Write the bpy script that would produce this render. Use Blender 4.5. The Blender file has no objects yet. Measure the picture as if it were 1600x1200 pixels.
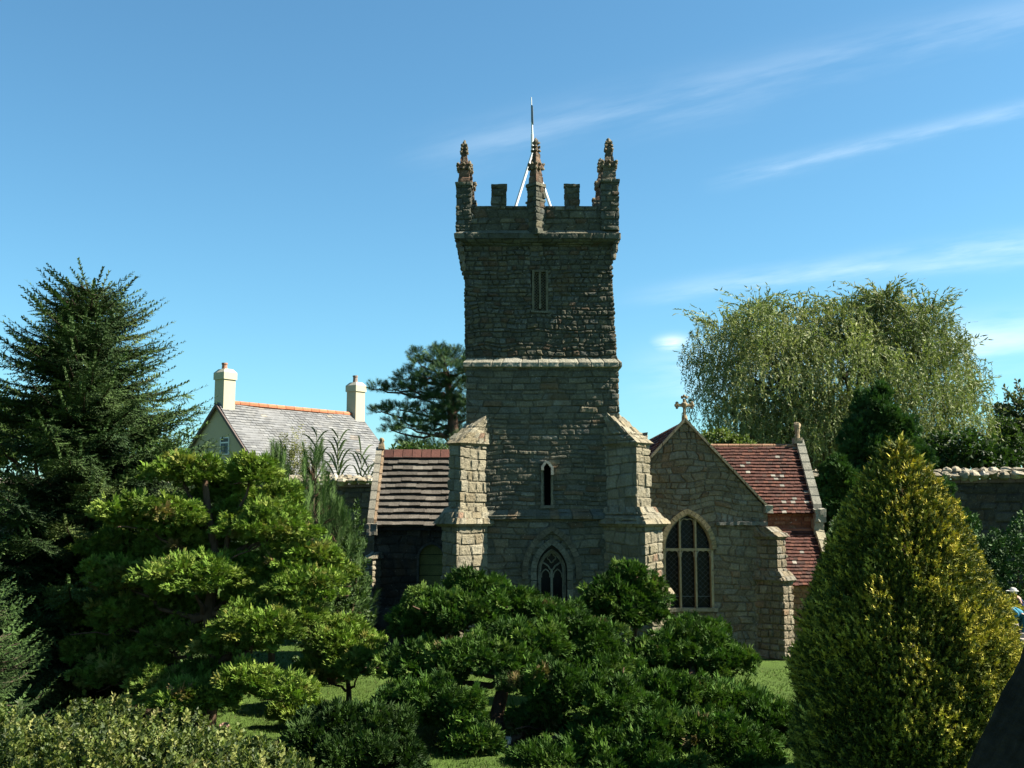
import bpy, math, random
import numpy as np
R = math.radians
PI = math.pi
scene = bpy.context.scene
COL = scene.collection
RNG = np.random.default_rng(7)

# ------------------------------------------------------------------ camera
H = 1.5
PITCH = R(6.75)
FPX = 1689.0
cam_d = bpy.data.cameras.new('camera')
cam = bpy.data.objects.new('camera', cam_d)
COL.objects.link(cam)
cam.location = (0, 0, H)
cam.rotation_euler = (PI/2 + PITCH, 0, 0)
cam_d.sensor_width = 36
cam_d.lens = 36*FPX/1600
cam_d.clip_end = 3000
scene.camera = cam

def ray(px, py):
    u = (px-800)/FPX; v = (600-py)/FPX
    return np.array([u, math.cos(PITCH)-v*math.sin(PITCH), math.sin(PITCH)+v*math.cos(PITCH)])
def at(px, py, Y):
    d = ray(px, py); s = Y/d[1]
    return np.array([d[0]*s, Y, H+d[2]*s])
def ground(px, py):
    d = ray(px, py); s = -H/d[2]
    return np.array([d[0]*s, d[1]*s, 0.0])

# ------------------------------------------------------------------ light
SUN_EL = R(45); SUN_AZ = R(2.0)          # azimuth: degrees towards the camera from due right (+X)
sun_vec = (math.cos(SUN_EL)*math.cos(SUN_AZ), -math.cos(SUN_EL)*math.sin(SUN_AZ), math.sin(SUN_EL))
sd = bpy.data.lights.new('sun', 'SUN')
sd.energy = 5.0; sd.angle = R(0.5); sd.color = (1.0, 0.93, 0.80)
so = bpy.data.objects.new('sun', sd); COL.objects.link(so)
from mathutils import Vector, Matrix
so.rotation_euler = Vector(sun_vec).to_track_quat('Z', 'Y').to_euler()
so.location = (20, 0, 20)

scene.view_settings.view_transform = 'Standard'
scene.view_settings.look = 'None'
scene.view_settings.exposure = 2.0
scene.view_settings.gamma = 1
scene.view_settings.use_curve_mapping = False

world = bpy.data.worlds.new('World'); scene.world = world
world.use_nodes = True
def build_world():
    nt = world.node_tree; N = nt.nodes; L = nt.links
    N.clear()
    out = N.new('ShaderNodeOutputWorld'); bg = N.new('ShaderNodeBackground')
    bg.inputs['Strength'].default_value = 0.052
    L.new(bg.outputs[0], out.inputs[0])
    sky = N.new('ShaderNodeTexSky'); sky.sky_type = 'NISHITA'; sky.sun_disc = False
    sky.sun_elevation = SUN_EL
    sky.sun_rotation = PI/2 + SUN_AZ          # rotation 0 = +Y, clockwise from above
    sky.altitude = 0; sky.air_density = 1.0; sky.dust_density = 0.55; sky.ozone_density = 3.0
    def M(op, a, b=None, c=None):
        n = N.new('ShaderNodeMath'); n.operation = op
        for i, x in enumerate((a, b, c)):
            if x is None: continue
            if isinstance(x, (int, float)): n.inputs[i].default_value = x
            else: L.new(x, n.inputs[i])
        return n.outputs[0]
    def smooth(x, a, b):
        n = N.new('ShaderNodeMapRange'); n.interpolation_type = 'SMOOTHSTEP'
        L.new(x, n.inputs['Value'])
        n.inputs['From Min'].default_value = a; n.inputs['From Max'].default_value = b
        return n.outputs[0]
    tc = N.new('ShaderNodeTexCoord'); sp = N.new('ShaderNodeSeparateXYZ')
    L.new(tc.outputs['Generated'], sp.inputs[0])
    y = M('MAXIMUM', sp.outputs[1], 0.02)
    u = M('DIVIDE', sp.outputs[0], y); v = M('DIVIDE', sp.outputs[2], y)
    def uv(px, py):
        d = ray(px, py); return d[0]/d[1], d[2]/d[1]
    total = None
    # thin cirrus: start, end, half width, start fade length, strength, noise scale
    for (p0, p1, w, fade, amp, nsx, seed) in (
            ((560, 268), (1600, 22), 0.021, 0.16, 0.16, 5, 1.3),
            ((1080, 291), (1600, 168), 0.008, 0.08, 0.19, 9, 5.1),
            ((930, 475), (1600, 378), 0.011, 0.15, 0.34, 6, 9.7),
            ((940, 590), (1600, 522), 0.022, 0.12, 0.5, 5, 14.2),
            ((1240, 430), (1600, 398), 0.010, 0.12, 0.22, 7, 33.2),
            ((1008, 538), (1092, 531), 0.0065, 0.03, 1.1, 12, 21.0)):
        a = uv(*p0); b = uv(*p1)
        dx, dy = b[0]-a[0], b[1]-a[1]; ln = math.hypot(dx, dy); dx /= ln; dy /= ln
        ru = M('SUBTRACT', u, a[0]); rv = M('SUBTRACT', v, a[1])
        s = M('ADD', M('MULTIPLY', ru, dx), M('MULTIPLY', rv, dy))
        t = M('SUBTRACT', M('MULTIPLY', rv, dx), M('MULTIPLY', ru, dy))
        cb = N.new('ShaderNodeCombineXYZ')
        L.new(M('MULTIPLY', s, nsx), cb.inputs[0]); L.new(M('MULTIPLY', t, nsx*7), cb.inputs[1])
        cb.inputs[2].default_value = seed
        nz = N.new('ShaderNodeTexNoise'); L.new(cb.outputs[0], nz.inputs['Vector'])
        nz.inputs['Scale'].default_value = 1; nz.inputs['Detail'].default_value = 5; nz.inputs['Roughness'].default_value = 0.6
        tt = M('ADD', t, M('MULTIPLY', M('SUBTRACT', nz.outputs[0], 0.5), w*1.6))
        g = M('DIVIDE', tt, w); g = M('EXPONENT', M('MULTIPLY', M('MULTIPLY', g, g), -1.0))
        m = M('MULTIPLY', g, smooth(s, 0, fade))
        if ln < 0.1:
            m = M('MULTIPLY', m, M('SUBTRACT', 1.0, smooth(s, ln-0.03, ln)))
        m = M('MULTIPLY', m, smooth(nz.outputs[0], 0.25, 0.75))
        m = M('MULTIPLY', m, amp)
        total = m if total is None else M('MAXIMUM', total, m)
    total = M('MULTIPLY', total, smooth(sp.outputs[1], 0.02, 0.1))
    total = M('MINIMUM', total, 0.9)
    # colour trim of the clear sky, then cirrus over it
    hs = N.new('ShaderNodeMix'); hs.data_type = 'RGBA'; hs.blend_type = 'MULTIPLY'
    hs.inputs['Factor'].default_value = 1.0
    L.new(sky.outputs[0], hs.inputs['A']); hs.inputs['B'].default_value = (0.555, 0.885, 0.90, 1)
    mix = N.new('ShaderNodeMix'); mix.data_type = 'RGBA'
    L.new(total, mix.inputs['Factor']); L.new(hs.outputs['Result'], mix.inputs['A'])
    mix.inputs['B'].default_value = (6.6, 7.2, 7.6, 1)
    L.new(mix.outputs['Result'], bg.inputs['Color'])
build_world()

# ------------------------------------------------------------------ helpers
def tag(o, label=None, cat=None, group=None, kind=None):
    if label: o['label'] = label
    if cat: o['category'] = cat
    if group: o['group'] = group
    if kind: o['kind'] = kind
    return o
def empty(name, loc, label=None, cat=None, group=None):
    o = bpy.data.objects.new(name, None); COL.objects.link(o)
    o.location = [float(c) for c in loc]
    o.empty_display_size = 0.2
    return tag(o, label, cat, group)

def hash01(a, b=0, c=0):
    x = np.sin(np.asarray(a)*127.1 + np.asarray(b)*311.7 + np.asarray(c)*74.7)*43758.5453
    return x - np.floor(x)
def vnoise(x, y, z=0.0):
    x = np.asarray(x, float); y = np.asarray(y, float); z = np.asarray(z, float)+0*x
    xi = np.floor(x); yi = np.floor(y); zi = np.floor(z)
    fx, fy, fz = x-xi, y-yi, z-zi
    fx = fx*fx*(3-2*fx); fy = fy*fy*(3-2*fy); fz = fz*fz*(3-2*fz)
    r = 0
    for i in (0, 1):
        for j in (0, 1):
            for k in (0, 1):
                r = r + hash01(xi+i, yi+j, zi+k)*(fx if i else 1-fx)*(fy if j else 1-fy)*(fz if k else 1-fz)
    return r

class Geo:
    """collects triangles/quads and per-vertex colours; build() links ONE mesh"""
    def __init__(s): s.v = []; s.f3 = []; s.f4 = []; s.c = []; s.n = 0
    def add(s, v, f, col=(1, 1, 1)):
        v = np.asarray(v, float).reshape(-1, 3); f = np.asarray(f, int)
        if len(f):
            (s.f3 if f.shape[1] == 3 else s.f4).append(f+s.n)
        c = np.asarray(col, float)
        if c.ndim == 1: c = np.tile(c, (len(v), 1))
        s.v.append(v); s.c.append(c); s.n += len(v)
    def box(s, lo, hi, col=(1, 1, 1)):
        x0, y0, z0 = lo; x1, y1, z1 = hi
        v = [(x0,y0,z0),(x1,y0,z0),(x1,y1,z0),(x0,y1,z0),(x0,y0,z1),(x1,y0,z1),(x1,y1,z1),(x0,y1,z1)]
        s.add(v, [(0,3,2,1),(4,5,6,7),(0,1,5,4),(1,2,6,5),(2,3,7,6),(3,0,4,7)], col)
    def hexa(s, v8, col=(1, 1, 1)):
        s.add(v8, [(0,3,2,1),(4,5,6,7),(0,1,5,4),(1,2,6,5),(2,3,7,6),(3,0,4,7)], col)
    def tube(s, pts, rad, n=7, col=(1, 1, 1), cap=True):
        pts = np.asarray(pts, float); rad = np.broadcast_to(np.asarray(rad, float), (len(pts),))
        vs = []
        for i, p in enumerate(pts):
            t = pts[min(i+1, len(pts)-1)]-pts[max(i-1, 0)]; t = t/(np.linalg.norm(t)+1e-9)
            a = np.cross(t, (0.13, 0.97, 0.2) if abs(t[1]) < .9 else (1, 0, 0)); a /= np.linalg.norm(a)+1e-9
            b = np.cross(t, a)
            th = np.arange(n)/n*2*PI
            vs.append(p+rad[i]*(np.cos(th)[:, None]*a+np.sin(th)[:, None]*b))
        v = np.concatenate(vs); f = []
        for i in range(len(pts)-1):
            for j in range(n):
                k = (j+1) % n
                f.append((i*n+j, i*n+k, (i+1)*n+k, (i+1)*n+j))
        s.add(v, f, col)
        if cap:
            for i, order in ((0, -1), (len(pts)-1, 1)):
                base = s.n
                s.add(np.vstack([vs[i], pts[i][None]]), [((j if order > 0 else (j+1) % n), ((j+1) % n if order > 0 else j), n) for j in range(n)], col)
    def blob(s, c, r, col=(1, 1, 1), seed=0, nu=10, nv=7, rough=.25):
        r = np.broadcast_to(np.asarray(r, float), (3,))
        v = []; f = []
        for i in range(nv+1):
            th = PI*i/nv
            for j in range(nu):
                ph = 2*PI*j/nu
                d = np.array([math.sin(th)*math.cos(ph), math.sin(th)*math.sin(ph), math.cos(th)])
                k = 1+rough*(float(vnoise(d[0]*1.7+seed*3.1+9, d[1]*1.7+seed, d[2]*1.7+5))-.5)*2
                v.append(np.asarray(c)+d*r*k)
        for i in range(nv):
            for j in range(nu):
                k = (j+1) % nu
                f.append((i*nu+j, (i+1)*nu+j, (i+1)*nu+k, i*nu+k))
        s.add(v, f, col)
    def inst(s, tv, tf, M, loc, col):
        """many copies of a template: M (N,3,3) columns = local axes, loc (N,3), col (N,3)"""
        n = len(loc); m = len(tv)
        v = np.einsum('nij,mj->nmi', M, tv)+loc[:, None, :]
        f = (tf[None]+np.arange(n)[:, None, None]*m).reshape(-1, tf.shape[1])
        s.add(v.reshape(-1, 3), f, np.repeat(col, m, axis=0))
    def build(s, name, mat, parent=None, smooth=False):
        me = bpy.data.meshes.new(name)
        V = np.concatenate(s.v).astype(np.float32)
        inv = None
        if parent is not None:
            w = np.zeros(3); p = parent
            while p is not None: w += np.array(p.location); p = p.parent
            V = V-w.astype(np.float32)
        f3 = np.concatenate(s.f3) if s.f3 else np.zeros((0, 3), int)
        f4 = np.concatenate(s.f4) if s.f4 else np.zeros((0, 4), int)
        li = np.concatenate([f3.ravel(), f4.ravel()]).astype(np.int32)
        n3, n4 = len(f3), len(f4)
        st = np.concatenate([np.arange(n3)*3, n3*3+np.arange(n4)*4]).astype(np.int32)
        me.vertices.add(len(V)); me.vertices.foreach_set('co', V.ravel())
        me.loops.add(len(li)); me.loops.foreach_set('vertex_index', li)
        me.polygons.add(n3+n4); me.polygons.foreach_set('loop_start', st)
        me.polygons.foreach_set('loop_total', np.concatenate([np.full(n3, 3), np.full(n4, 4)]).astype(np.int32))
        at_ = me.color_attributes.new('col', 'FLOAT_COLOR', 'POINT')
        C = np.concatenate(s.c); C = np.hstack([C, np.ones((len(C), 1))]).astype(np.float32)
        at_.data.foreach_set('color', C.ravel())
        me.polygons.foreach_set('use_smooth', np.full(n3+n4, smooth, dtype=bool))
        me.update(calc_edges=True); me.validate()
        me.materials.append(mat)
        o = bpy.data.objects.new(name, me); COL.objects.link(o)
        if parent is not None: o.parent = parent
        return o

# ------------------------------------------------------------------ materials (base colour comes from each stone's / tile's / leaf's own colour)
def mat(name, rough=.85, noise=None, amount=.3, bump=0.0, bscale=60, tint=(1, 1, 1), spots=None, transl=0.0, spec=.3, flat=None, metal=0.0, stretch=(1, 1, 1)):
    m = bpy.data.materials.new(name); m.use_nodes = True
    nt = m.node_tree; N = nt.nodes; L = nt.links
    b = N['Principled BSDF']
    b.inputs['Roughness'].default_value = rough
    b.inputs['Specular IOR Level'].default_value = spec
    b.inputs['Metallic'].default_value = metal
    tc = N.new('ShaderNodeTexCoord'); mp = N.new('ShaderNodeMapping'); L.new(tc.outputs['Object'], mp.inputs[0])
    mp.inputs['Scale'].default_value = stretch
    if flat is not None:
        rgb = N.new('ShaderNodeRGB'); rgb.outputs[0].default_value = (*flat, 1); colour = rgb.outputs[0]
    else:
        a = N.new('ShaderNodeAttribute'); a.attribute_name = 'col'; colour = a.outputs['Color']
    def mixn(kind, fac, A, B):
        x = N.new('ShaderNodeMix'); x.data_type = 'RGBA'; x.blend_type = kind
        for k, val in (('Factor', fac), ('A', A), ('B', B)):
            if hasattr(val, 'is_linked'): L.new(val, x.inputs[k])
            elif k == 'Factor': x.inputs[k].default_value = val
            else: x.inputs[k].default_value = (*val, 1)
        return x.outputs['Result']
    def noisen(scale, detail=4, rough=.6):
        n = N.new('ShaderNodeTexNoise'); L.new(mp.outputs[0], n.inputs['Vector'])
        n.inputs['Scale'].default_value = scale; n.inputs['Detail'].default_value = detail; n.inputs['Roughness'].default_value = rough
        return n.outputs[0]
    def mr(x, a, b, c, d):
        n = N.new('ShaderNodeMapRange'); L.new(x, n.inputs['Value'])
        for i, q in zip(('From Min', 'From Max', 'To Min', 'To Max'), (a, b, c, d)): n.inputs[i].default_value = q
        return n.outputs[0]
    if noise:
        for sc, am in noise:
            g = mr(noisen(sc), .25, .75, 1-am, 1+am)
            cc = N.new('ShaderNodeCombineColor')
            for i in range(3): L.new(g, cc.inputs[i])
            colour = mixn('MULTIPLY', 1.0, colour, cc.outputs[0])
    if spots:
        for sc, th, col in spots:
            f = mr(noisen(sc, 3, .6), th, th+(.05 if sc > 8 else .14), 0, .85 if sc > 8 else .5)
            colour = mixn('MIX', f, colour, col)
    colour = mixn('MULTIPLY', 1.0, colour, tuple(.66*q for q in tint))
    L.new(colour, b.inputs['Base Color'])
    if bump:
        bp = N.new('ShaderNodeBump'); bp.inputs['Strength'].default_value = bump; bp.inputs['Distance'].default_value = .02
        L.new(noisen(bscale, 5, .65), bp.inputs['Height']); L.new(bp.outputs[0], b.inputs['Normal'])
    if transl:
        tr = N.new('ShaderNodeBsdfTranslucent'); L.new(mixn('MULTIPLY', 1.0, colour, (1.0, 1.15, .5)), tr.inputs[0])
        mx = N.new('ShaderNodeMixShader'); mx.inputs[0].default_value = transl
        L.new(b.outputs[0], mx.inputs[1]); L.new(tr.outputs[0], mx.inputs[2])
        L.new(mx.outputs[0], N['Material Output'].inputs[0])
    return m

LICH = (.46, .45, .38)
M_STONE = mat('rubble_stone', .92, [(9, .28), (55, .35)], tint=(1.06, 1.0, .95), bump=.7, bscale=90, spots=[(38, .66, (.33, .32, .27)), (2.6, .60, (.16, .105, .05)), (5.5, .66, (.21, .20, .16))], spec=.15)
M_ASHLAR = mat('buttress_stone', .9, [(7, .22), (60, .3)], bump=.8, bscale=70, spots=[(33, .68, (.15, .13, .085)), (3.6, .56, (.17, .145, .085)), (6, .62, (.30, .29, .25))], spec=.15)
M_TRIM = mat('carved_stone', .9, [(12, .25), (70, .3)], bump=.6, bscale=110, spots=[(42, .70, (.42, .40, .32))], spec=.15)
M_RED = mat('red_sandstone', .9, [(14, .3), (70, .3)], bump=.6, bscale=110, spots=[(30, .66, (.22, .19, .13))], spec=.15)
M_TILE = mat('clay_tile', .85, [(14, .2), (60, .25)], bump=.3, bscale=80, spots=[(26, .73, (.16, .13, .09))], spec=.2)
M_GTILE = mat('grey_stone_tile', .9, [(10, .25), (50, .3)], bump=.5, bscale=70, spots=[(21, .72, (.17, .055, .035))], spec=.15)
M_SLATE = mat('slate', .6, [(1.1, .18), (6, .15)], bump=.2, bscale=20, spots=[(1.4, .68, (.26, .22, .17))], spec=.4)
M_RENDER = mat('cream_render', .85, [(1.2, .06), (9, .05)], bump=.15, bscale=20, spec=.2)
M_WHITE = mat('white_paint', .4, [(8, .08)], flat=(.8, .8, .77))
M_GLASS = mat('dark_window_glass', .25, flat=(.010, .010, .010), spec=.2)
M_DARK = mat('dark_interior', .9, flat=(.012, .011, .010), spec=.1)
M_BARK = mat('bark', .95, [(25, .35)], bump=.8, bscale=45, stretch=(1, 1, .3), spec=.1, tint=(.75, .75, .75))
M_METAL = mat('grey_metal', .5, [(20, .15)], flat=(.22, .24, .25), metal=.3)
M_LEAF = mat('leaf', .7, [(6, .18)], transl=.16, spec=.12)
M_NEEDLE = mat('needle', .65, [(3, .2)], transl=.06, spec=.15)
M_GLOSSY = mat('glossy_leaf', .55, [(8, .2)], transl=.2, spec=.2)
M_FAR = mat('distant_leaf', .6, [(.6, .22)], transl=.25, spec=.2)
M_GRASS = mat('grass_blade', .7, [(1.5, .25)], transl=.25, spec=.15)
M_THATCH = mat('thatch', .95, [(6, .3), (40, .3)], tint=(.55, .55, .55), bump=1.0, bscale=60, stretch=(1, .25, 1), spec=.05)
M_CLOTH = mat('cloth', .9, [(30, .15)], spec=.1)
M_SKIN = mat('skin', .6, flat=(.52, .30, .20))
M_LAWN = mat('lawn', .95, [(.35, .15), (2.5, .25), (25, .35)], flat=(.075, .125, .022), bump=1.0, bscale=70, spec=.1)
M_SOIL = mat('soil', .95, [(3, .3), (22, .4)], flat=(.055, .035, .022), bump=1.0, bscale=40, spec=.1)

# ------------------------------------------------------------------ stone walls: every stone is modelled relief
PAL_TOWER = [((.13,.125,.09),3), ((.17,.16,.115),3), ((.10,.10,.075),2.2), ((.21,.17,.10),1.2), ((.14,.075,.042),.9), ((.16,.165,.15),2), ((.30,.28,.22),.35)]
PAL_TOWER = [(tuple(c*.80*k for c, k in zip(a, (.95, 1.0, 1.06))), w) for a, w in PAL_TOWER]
PAL_LOW = [((.19,.175,.12),3), ((.25,.22,.15),2.2), ((.14,.135,.10),2.4), ((.20,.20,.17),2), ((.21,.12,.06),.8), ((.29,.24,.15),1), ((.36,.34,.27),.35)]
PAL_LOW = [(tuple(c*.78*k for c, k in zip(a, (.94, 1.0, 1.08))), w) for a, w in PAL_LOW]
PAL_BUTT = [((.50,.44,.32),4), ((.56,.51,.40),3), ((.42,.36,.25),2), ((.44,.20,.13),.35), ((.50,.40,.25),1.3)]
PAL_BUTT = [(tuple(c*0.58*k for c, k in zip(a, (.96, .96, .91))), w) for a, w in PAL_BUTT] if True else [(tuple(c*0.72 for c in a), w) for a, w in PAL_BUTT]
PAL_AISLE = [((.30,.24,.15),3), ((.35,.30,.20),2.2), ((.24,.20,.13),2), ((.30,.17,.09),1), ((.27,.26,.21),1.6), ((.40,.36,.27),.5)]
PAL_AISLE = [(tuple(c*.76*k for c, k in zip(a, (.93, 1.0, 1.1))), w) for a, w in PAL_AISLE]
PAL_WARM = [((.38,.25,.14),3), ((.42,.31,.19),2.4), ((.33,.20,.11),2), ((.29,.27,.21),1)]
PAL_WARM = [(tuple(c*0.75 for c in a), w) for a, w in PAL_WARM]
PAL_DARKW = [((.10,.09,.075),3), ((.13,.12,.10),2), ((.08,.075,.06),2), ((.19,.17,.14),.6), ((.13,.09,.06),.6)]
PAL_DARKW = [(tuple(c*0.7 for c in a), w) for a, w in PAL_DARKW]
PAL_COPE = [((.40,.37,.28),3), ((.46,.43,.34),2), ((.33,.30,.22),2), ((.52,.49,.41),1)]
PAL_COPE = [(tuple(c*0.8 for c in a), w) for a, w in PAL_COPE]

def pick(r, pal):
    w = np.array([p[1] for p in pal]); c = np.cumsum(w)/w.sum()
    return np.array([p[0] for p in pal])[np.clip(np.searchsorted(c, r), 0, len(pal)-1)]
def stones(u, v, ch, sw, seed, irr):
    u = np.asarray(u, float); v = np.asarray(v, float)
    rg = np.random.default_rng(seed)
    nrow = int((v.max()-min(v.min(), 0)+3*ch)/(ch*.7))+4
    b = np.cumsum(ch*(.7+.6*rg.random(nrow)))-ch
    vv = v+irr*ch*(vnoise(u/(4.0*ch)+seed, v/(4*ch))-.5)*1.1
    uu = u+irr*sw*(vnoise(u/(2.0*ch)+7*seed, v/(1.2*ch)+3)-.5)*.9
    row = np.clip(np.searchsorted(b, vv.ravel()).reshape(v.shape), 1, nrow-1)
    dv = np.minimum(vv-b[row-1], b[row]-vv)
    cid = np.zeros(u.shape); du = np.ones(u.shape)
    for r in np.unique(row):
        k = row == r
        q = uu[k]
        n = int((q.max()-q.min())/(sw*.55))+6
        bb = q.min()-sw*(1+rg.random())+np.cumsum(sw*(.55+.9*rg.random(n)))-sw*.5
        i = np.clip(np.searchsorted(bb, q), 1, n-1)
        cid[k] = i; du[k] = np.minimum(q-bb[i-1], bb[i]-q)
    return row, cid, np.minimum(np.abs(dv), np.abs(du))
def relief(u, v, ch, sw, seed, irr, pal, amp, joint=.011, mortar=.66):
    row, cid, d = stones(u, v, ch, sw, seed, irr)
    r1 = hash01(row, cid, seed); r2 = hash01(row+17, cid*3, seed+5); r3 = hash01(row*5, cid+31, seed+9)
    p = np.clip(d/joint, 0, 1); p = p*p*(3-2*p)
    fine = vnoise(u*55, v*55, seed)-.5
    mid = vnoise(u*22+4, v*22, seed+.5)-.5
    h = amp*(p*(.35+.65*r1)+.35*p*fine+.5*p*mid) - amp*.5
    col = (.58*pick(r2, pal)+.42*np.array(pal[0][0]))*(.84+.32*r3)[..., None]
    mc = np.array(pal[0][0])*mortar
    col = col*p[..., None]+mc*(1-p[..., None])
    return h, col

def ring(g, poly0, poly1, z0, z1, seg=.012, dz=.012, ch=.07, sw=.13, seed=1, irr=.5, pal=PAL_LOW, amp=.014, hole=None, cap=False, closed=True, joint=.011, segs=None, vofs=0., fadetop=False):
    """wall ring; poly points in order with the OUTSIDE on the right hand of travel reversed (counter-clockwise seen from above)"""
    p0 = np.asarray(poly0, float); p1 = np.asarray(poly1, float); n = len(p0)
    B = []; T = []; Nn = []; E = []; UL = []; U = []
    u = 0.
    ne = n if closed else n-1
    en = []
    for i in range(ne):
        d = p0[(i+1) % n]-p0[i]; d = d/np.linalg.norm(d); en.append(np.array([d[1], -d[0]]))
    for i in range(ne):
        a, b = p0[i], p0[(i+1) % n]; c, d = p1[i], p1[(i+1) % n]
        ln = np.linalg.norm(b-a); s_ = segs[i] if segs else seg
        k = max(2, int(ln/s_))
        last = (not closed and i == ne-1)
        for j in range(k+(1 if last else 0)):
            t = j/k
            B.append(a+(b-a)*t); T.append(c+(d-c)*t)
            nn = en[i]
            if j == 0 and (closed or i > 0):
                m = en[i-1]+en[i]; nn = m/(1+en[i-1].dot(en[i])+1e-6)
            Nn.append(nn); E.append(i); UL.append(t*ln-ln/2); U.append(u+t*ln)
        u += ln
    B = np.array(B); T = np.array(T); Nn = np.array(Nn); E = np.array(E); UL = np.array(UL); U = np.array(U)
    nz = max(2, int(abs(z1-z0)/dz)+1) if abs(z1-z0) > 1e-6 else 2
    slant = np.linalg.norm([z1-z0, np.linalg.norm(p1[0]-p0[0])])
    nz = max(nz, int(slant/dz)+1)
    tt = np.linspace(0, 1, nz)
    X = B[None]*(1-tt[:, None, None])+T[None]*tt[:, None, None]
    Z = z0+(z1-z0)*tt
    UU = np.broadcast_to(U, (nz, len(U))); VV = np.broadcast_to((tt*slant)[:, None]+vofs, UU.shape)
    h, col = relief(UU, VV, ch, sw, seed, irr, pal, amp, joint)
    if fadetop: h = h*np.clip((1-tt)/.1, 0, 1)[:, None]
    P = np.concatenate([X+Nn[None]*h[..., None], np.broadcast_to(Z[:, None, None], (nz, len(U), 1))], axis=2)
    m = len(U); jj = np.arange(m if closed else m-1)
    q = np.stack([jj, (jj+1) % m], 1)
    F = (q[None, :, :]+np.arange(nz-1)[:, None, None]*m)
    F = np.concatenate([F, F[..., ::-1]+m], axis=2).reshape(-1, 4)
    if hole is not None:
        fe = np.broadcast_to(E[jj], (nz-1, len(jj))); fu = np.broadcast_to(UL[jj], fe.shape); fz = np.broadcast_to(((Z[1:]+Z[:-1])/2)[:, None], fe.shape)
        keep = ~hole(fe, fu, fz).ravel()
        F = F[keep]
    g.add(P.reshape(-1, 3), F, col.reshape(-1, 3))
    if cap:
        b0 = P[-1]; cen = b0.mean(0)
        vv = np.vstack([b0, cen[None]])
        g.add(vv, [(j, (j+1) % m, m) for j in range(m)], np.vstack([col[-1], col[-1].mean(0)[None]]))
def rect(x0, x1, y0, y1, o=0.):
    return [(x0-o, y0-o), (x1+o, y0-o), (x1+o, y1+o), (x0-o, y1+o)]

def panel(g, zs, ul, ur, place, seg=.012, hole=None, **kw):
    """one-sided wall: for each height the left and right end; place(u, z, h) -> xyz (h = relief outward)"""
    w = max(ur-ul); nu = max(3, int(w/seg))
    s = np.linspace(0, 1, nu)
    UU = ul[:, None]*(1-s)+ur[:, None]*s; ZZ = np.broadcast_to(zs[:, None], UU.shape)
    pr = dict(ch=.07, sw=.13, seed=1, irr=.5, pal=PAL_LOW, amp=.014); pr.update(kw)
    h, col = relief(UU, ZZ, **pr)
    P = place(UU, ZZ, h)
    nz = len(zs); jj = np.arange(nu-1)
    F = np.stack([jj, jj+1, jj+1+nu, jj+nu], 1)[None]+np.arange(nz-1)[:, None, None]*nu
    F = F.reshape(-1, 4)
    if hole is not None:
        cu = (UU[:-1, :-1]+UU[1:, 1:])/2; cz = (ZZ[:-1, :-1]+ZZ[1:, 1:])/2
        F = F[~hole(cu, cz).ravel()]
    g.add(P.reshape(-1, 3), F, col.reshape(-1, 3))

def in_arch(u, z, half, zb, zs, rise):
    """point inside an opening: straight jambs zb..zs then pointed arch of given rise"""
    k = (half**2+rise**2)/(2*half)           # radius of each arc, centre on the springing line
    body = (np.abs(u) < half) & (z > zb) & (z <= zs)
    cx = half-k
    top = (z > zs) & (((np.abs(u)-cx)**2+(z-zs)**2) < k**2)
    return body | top
def arch_pts(half, zb, zs, rise, n=12):
    k = (half**2+rise**2)/(2*half); cx = half-k
    a1 = math.atan2(rise, -cx)
    R_ = [(cx+k*math.cos(a), zs+k*math.sin(a)) for a in np.linspace(0, a1, n)]
    pts = [(half, zb)]+R_
    left = [(-x, z) for x, z in reversed(pts)]
    return np.array(pts[:-1]+[(0, zs+rise)]+left[1:])
def sweep(g, pts, w, y0, y1, x0=0., col=(1, 1, 1), jitter=0., inward=True, block=None, seed=0, closed=False, axis='front'):
    """rectangular moulding following a 2-D outline in the XZ plane, from y0 (front) to y1 (back); w measured inward"""
    pts = np.asarray(pts, float)
    if block:                                     # resample to voussoirs
        out = [pts[0]]
        for a, b in zip(pts[:-1], pts[1:]):
            k = max(1, int(np.linalg.norm(b-a)/block))
            for j in range(1, k+1): out.append(a+(b-a)*j/k)
        pts = np.array(out)
    n = len(pts); nr = []
    for i in range(n):
        t = pts[min(i+1, n-1)]-pts[max(i-1, 0)]; t /= np.linalg.norm(t)+1e-9
        nr.append((-t[1], t[0]))                 # left of travel = inside for a right-to-left arch
    nr = np.array(nr); q = pts+nr*w*(1 if inward else -1)
    for i in range(n-1):
        yy = y0-jitter*hash01(i, seed)
        c = np.array(col)*(.82+.36*hash01(i, seed, 3)) if block else np.array(col)
        a, b, c2, d = pts[i], pts[i+1], q[i+1], q[i]
        if block:                                # leave a joint between the voussoirs
            a, b = a+(b-a)*.04, b-(b-a)*.04; d, c2 = d+(c2-d)*.04, c2-(c2-d)*.04
        v = [(x0+p[0], yy, p[1]) for p in (a, b, c2, d)]+[(x0+p[0], y1, p[1]) for p in (a, b, c2, d)]
        g.hexa(v, c)

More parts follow.
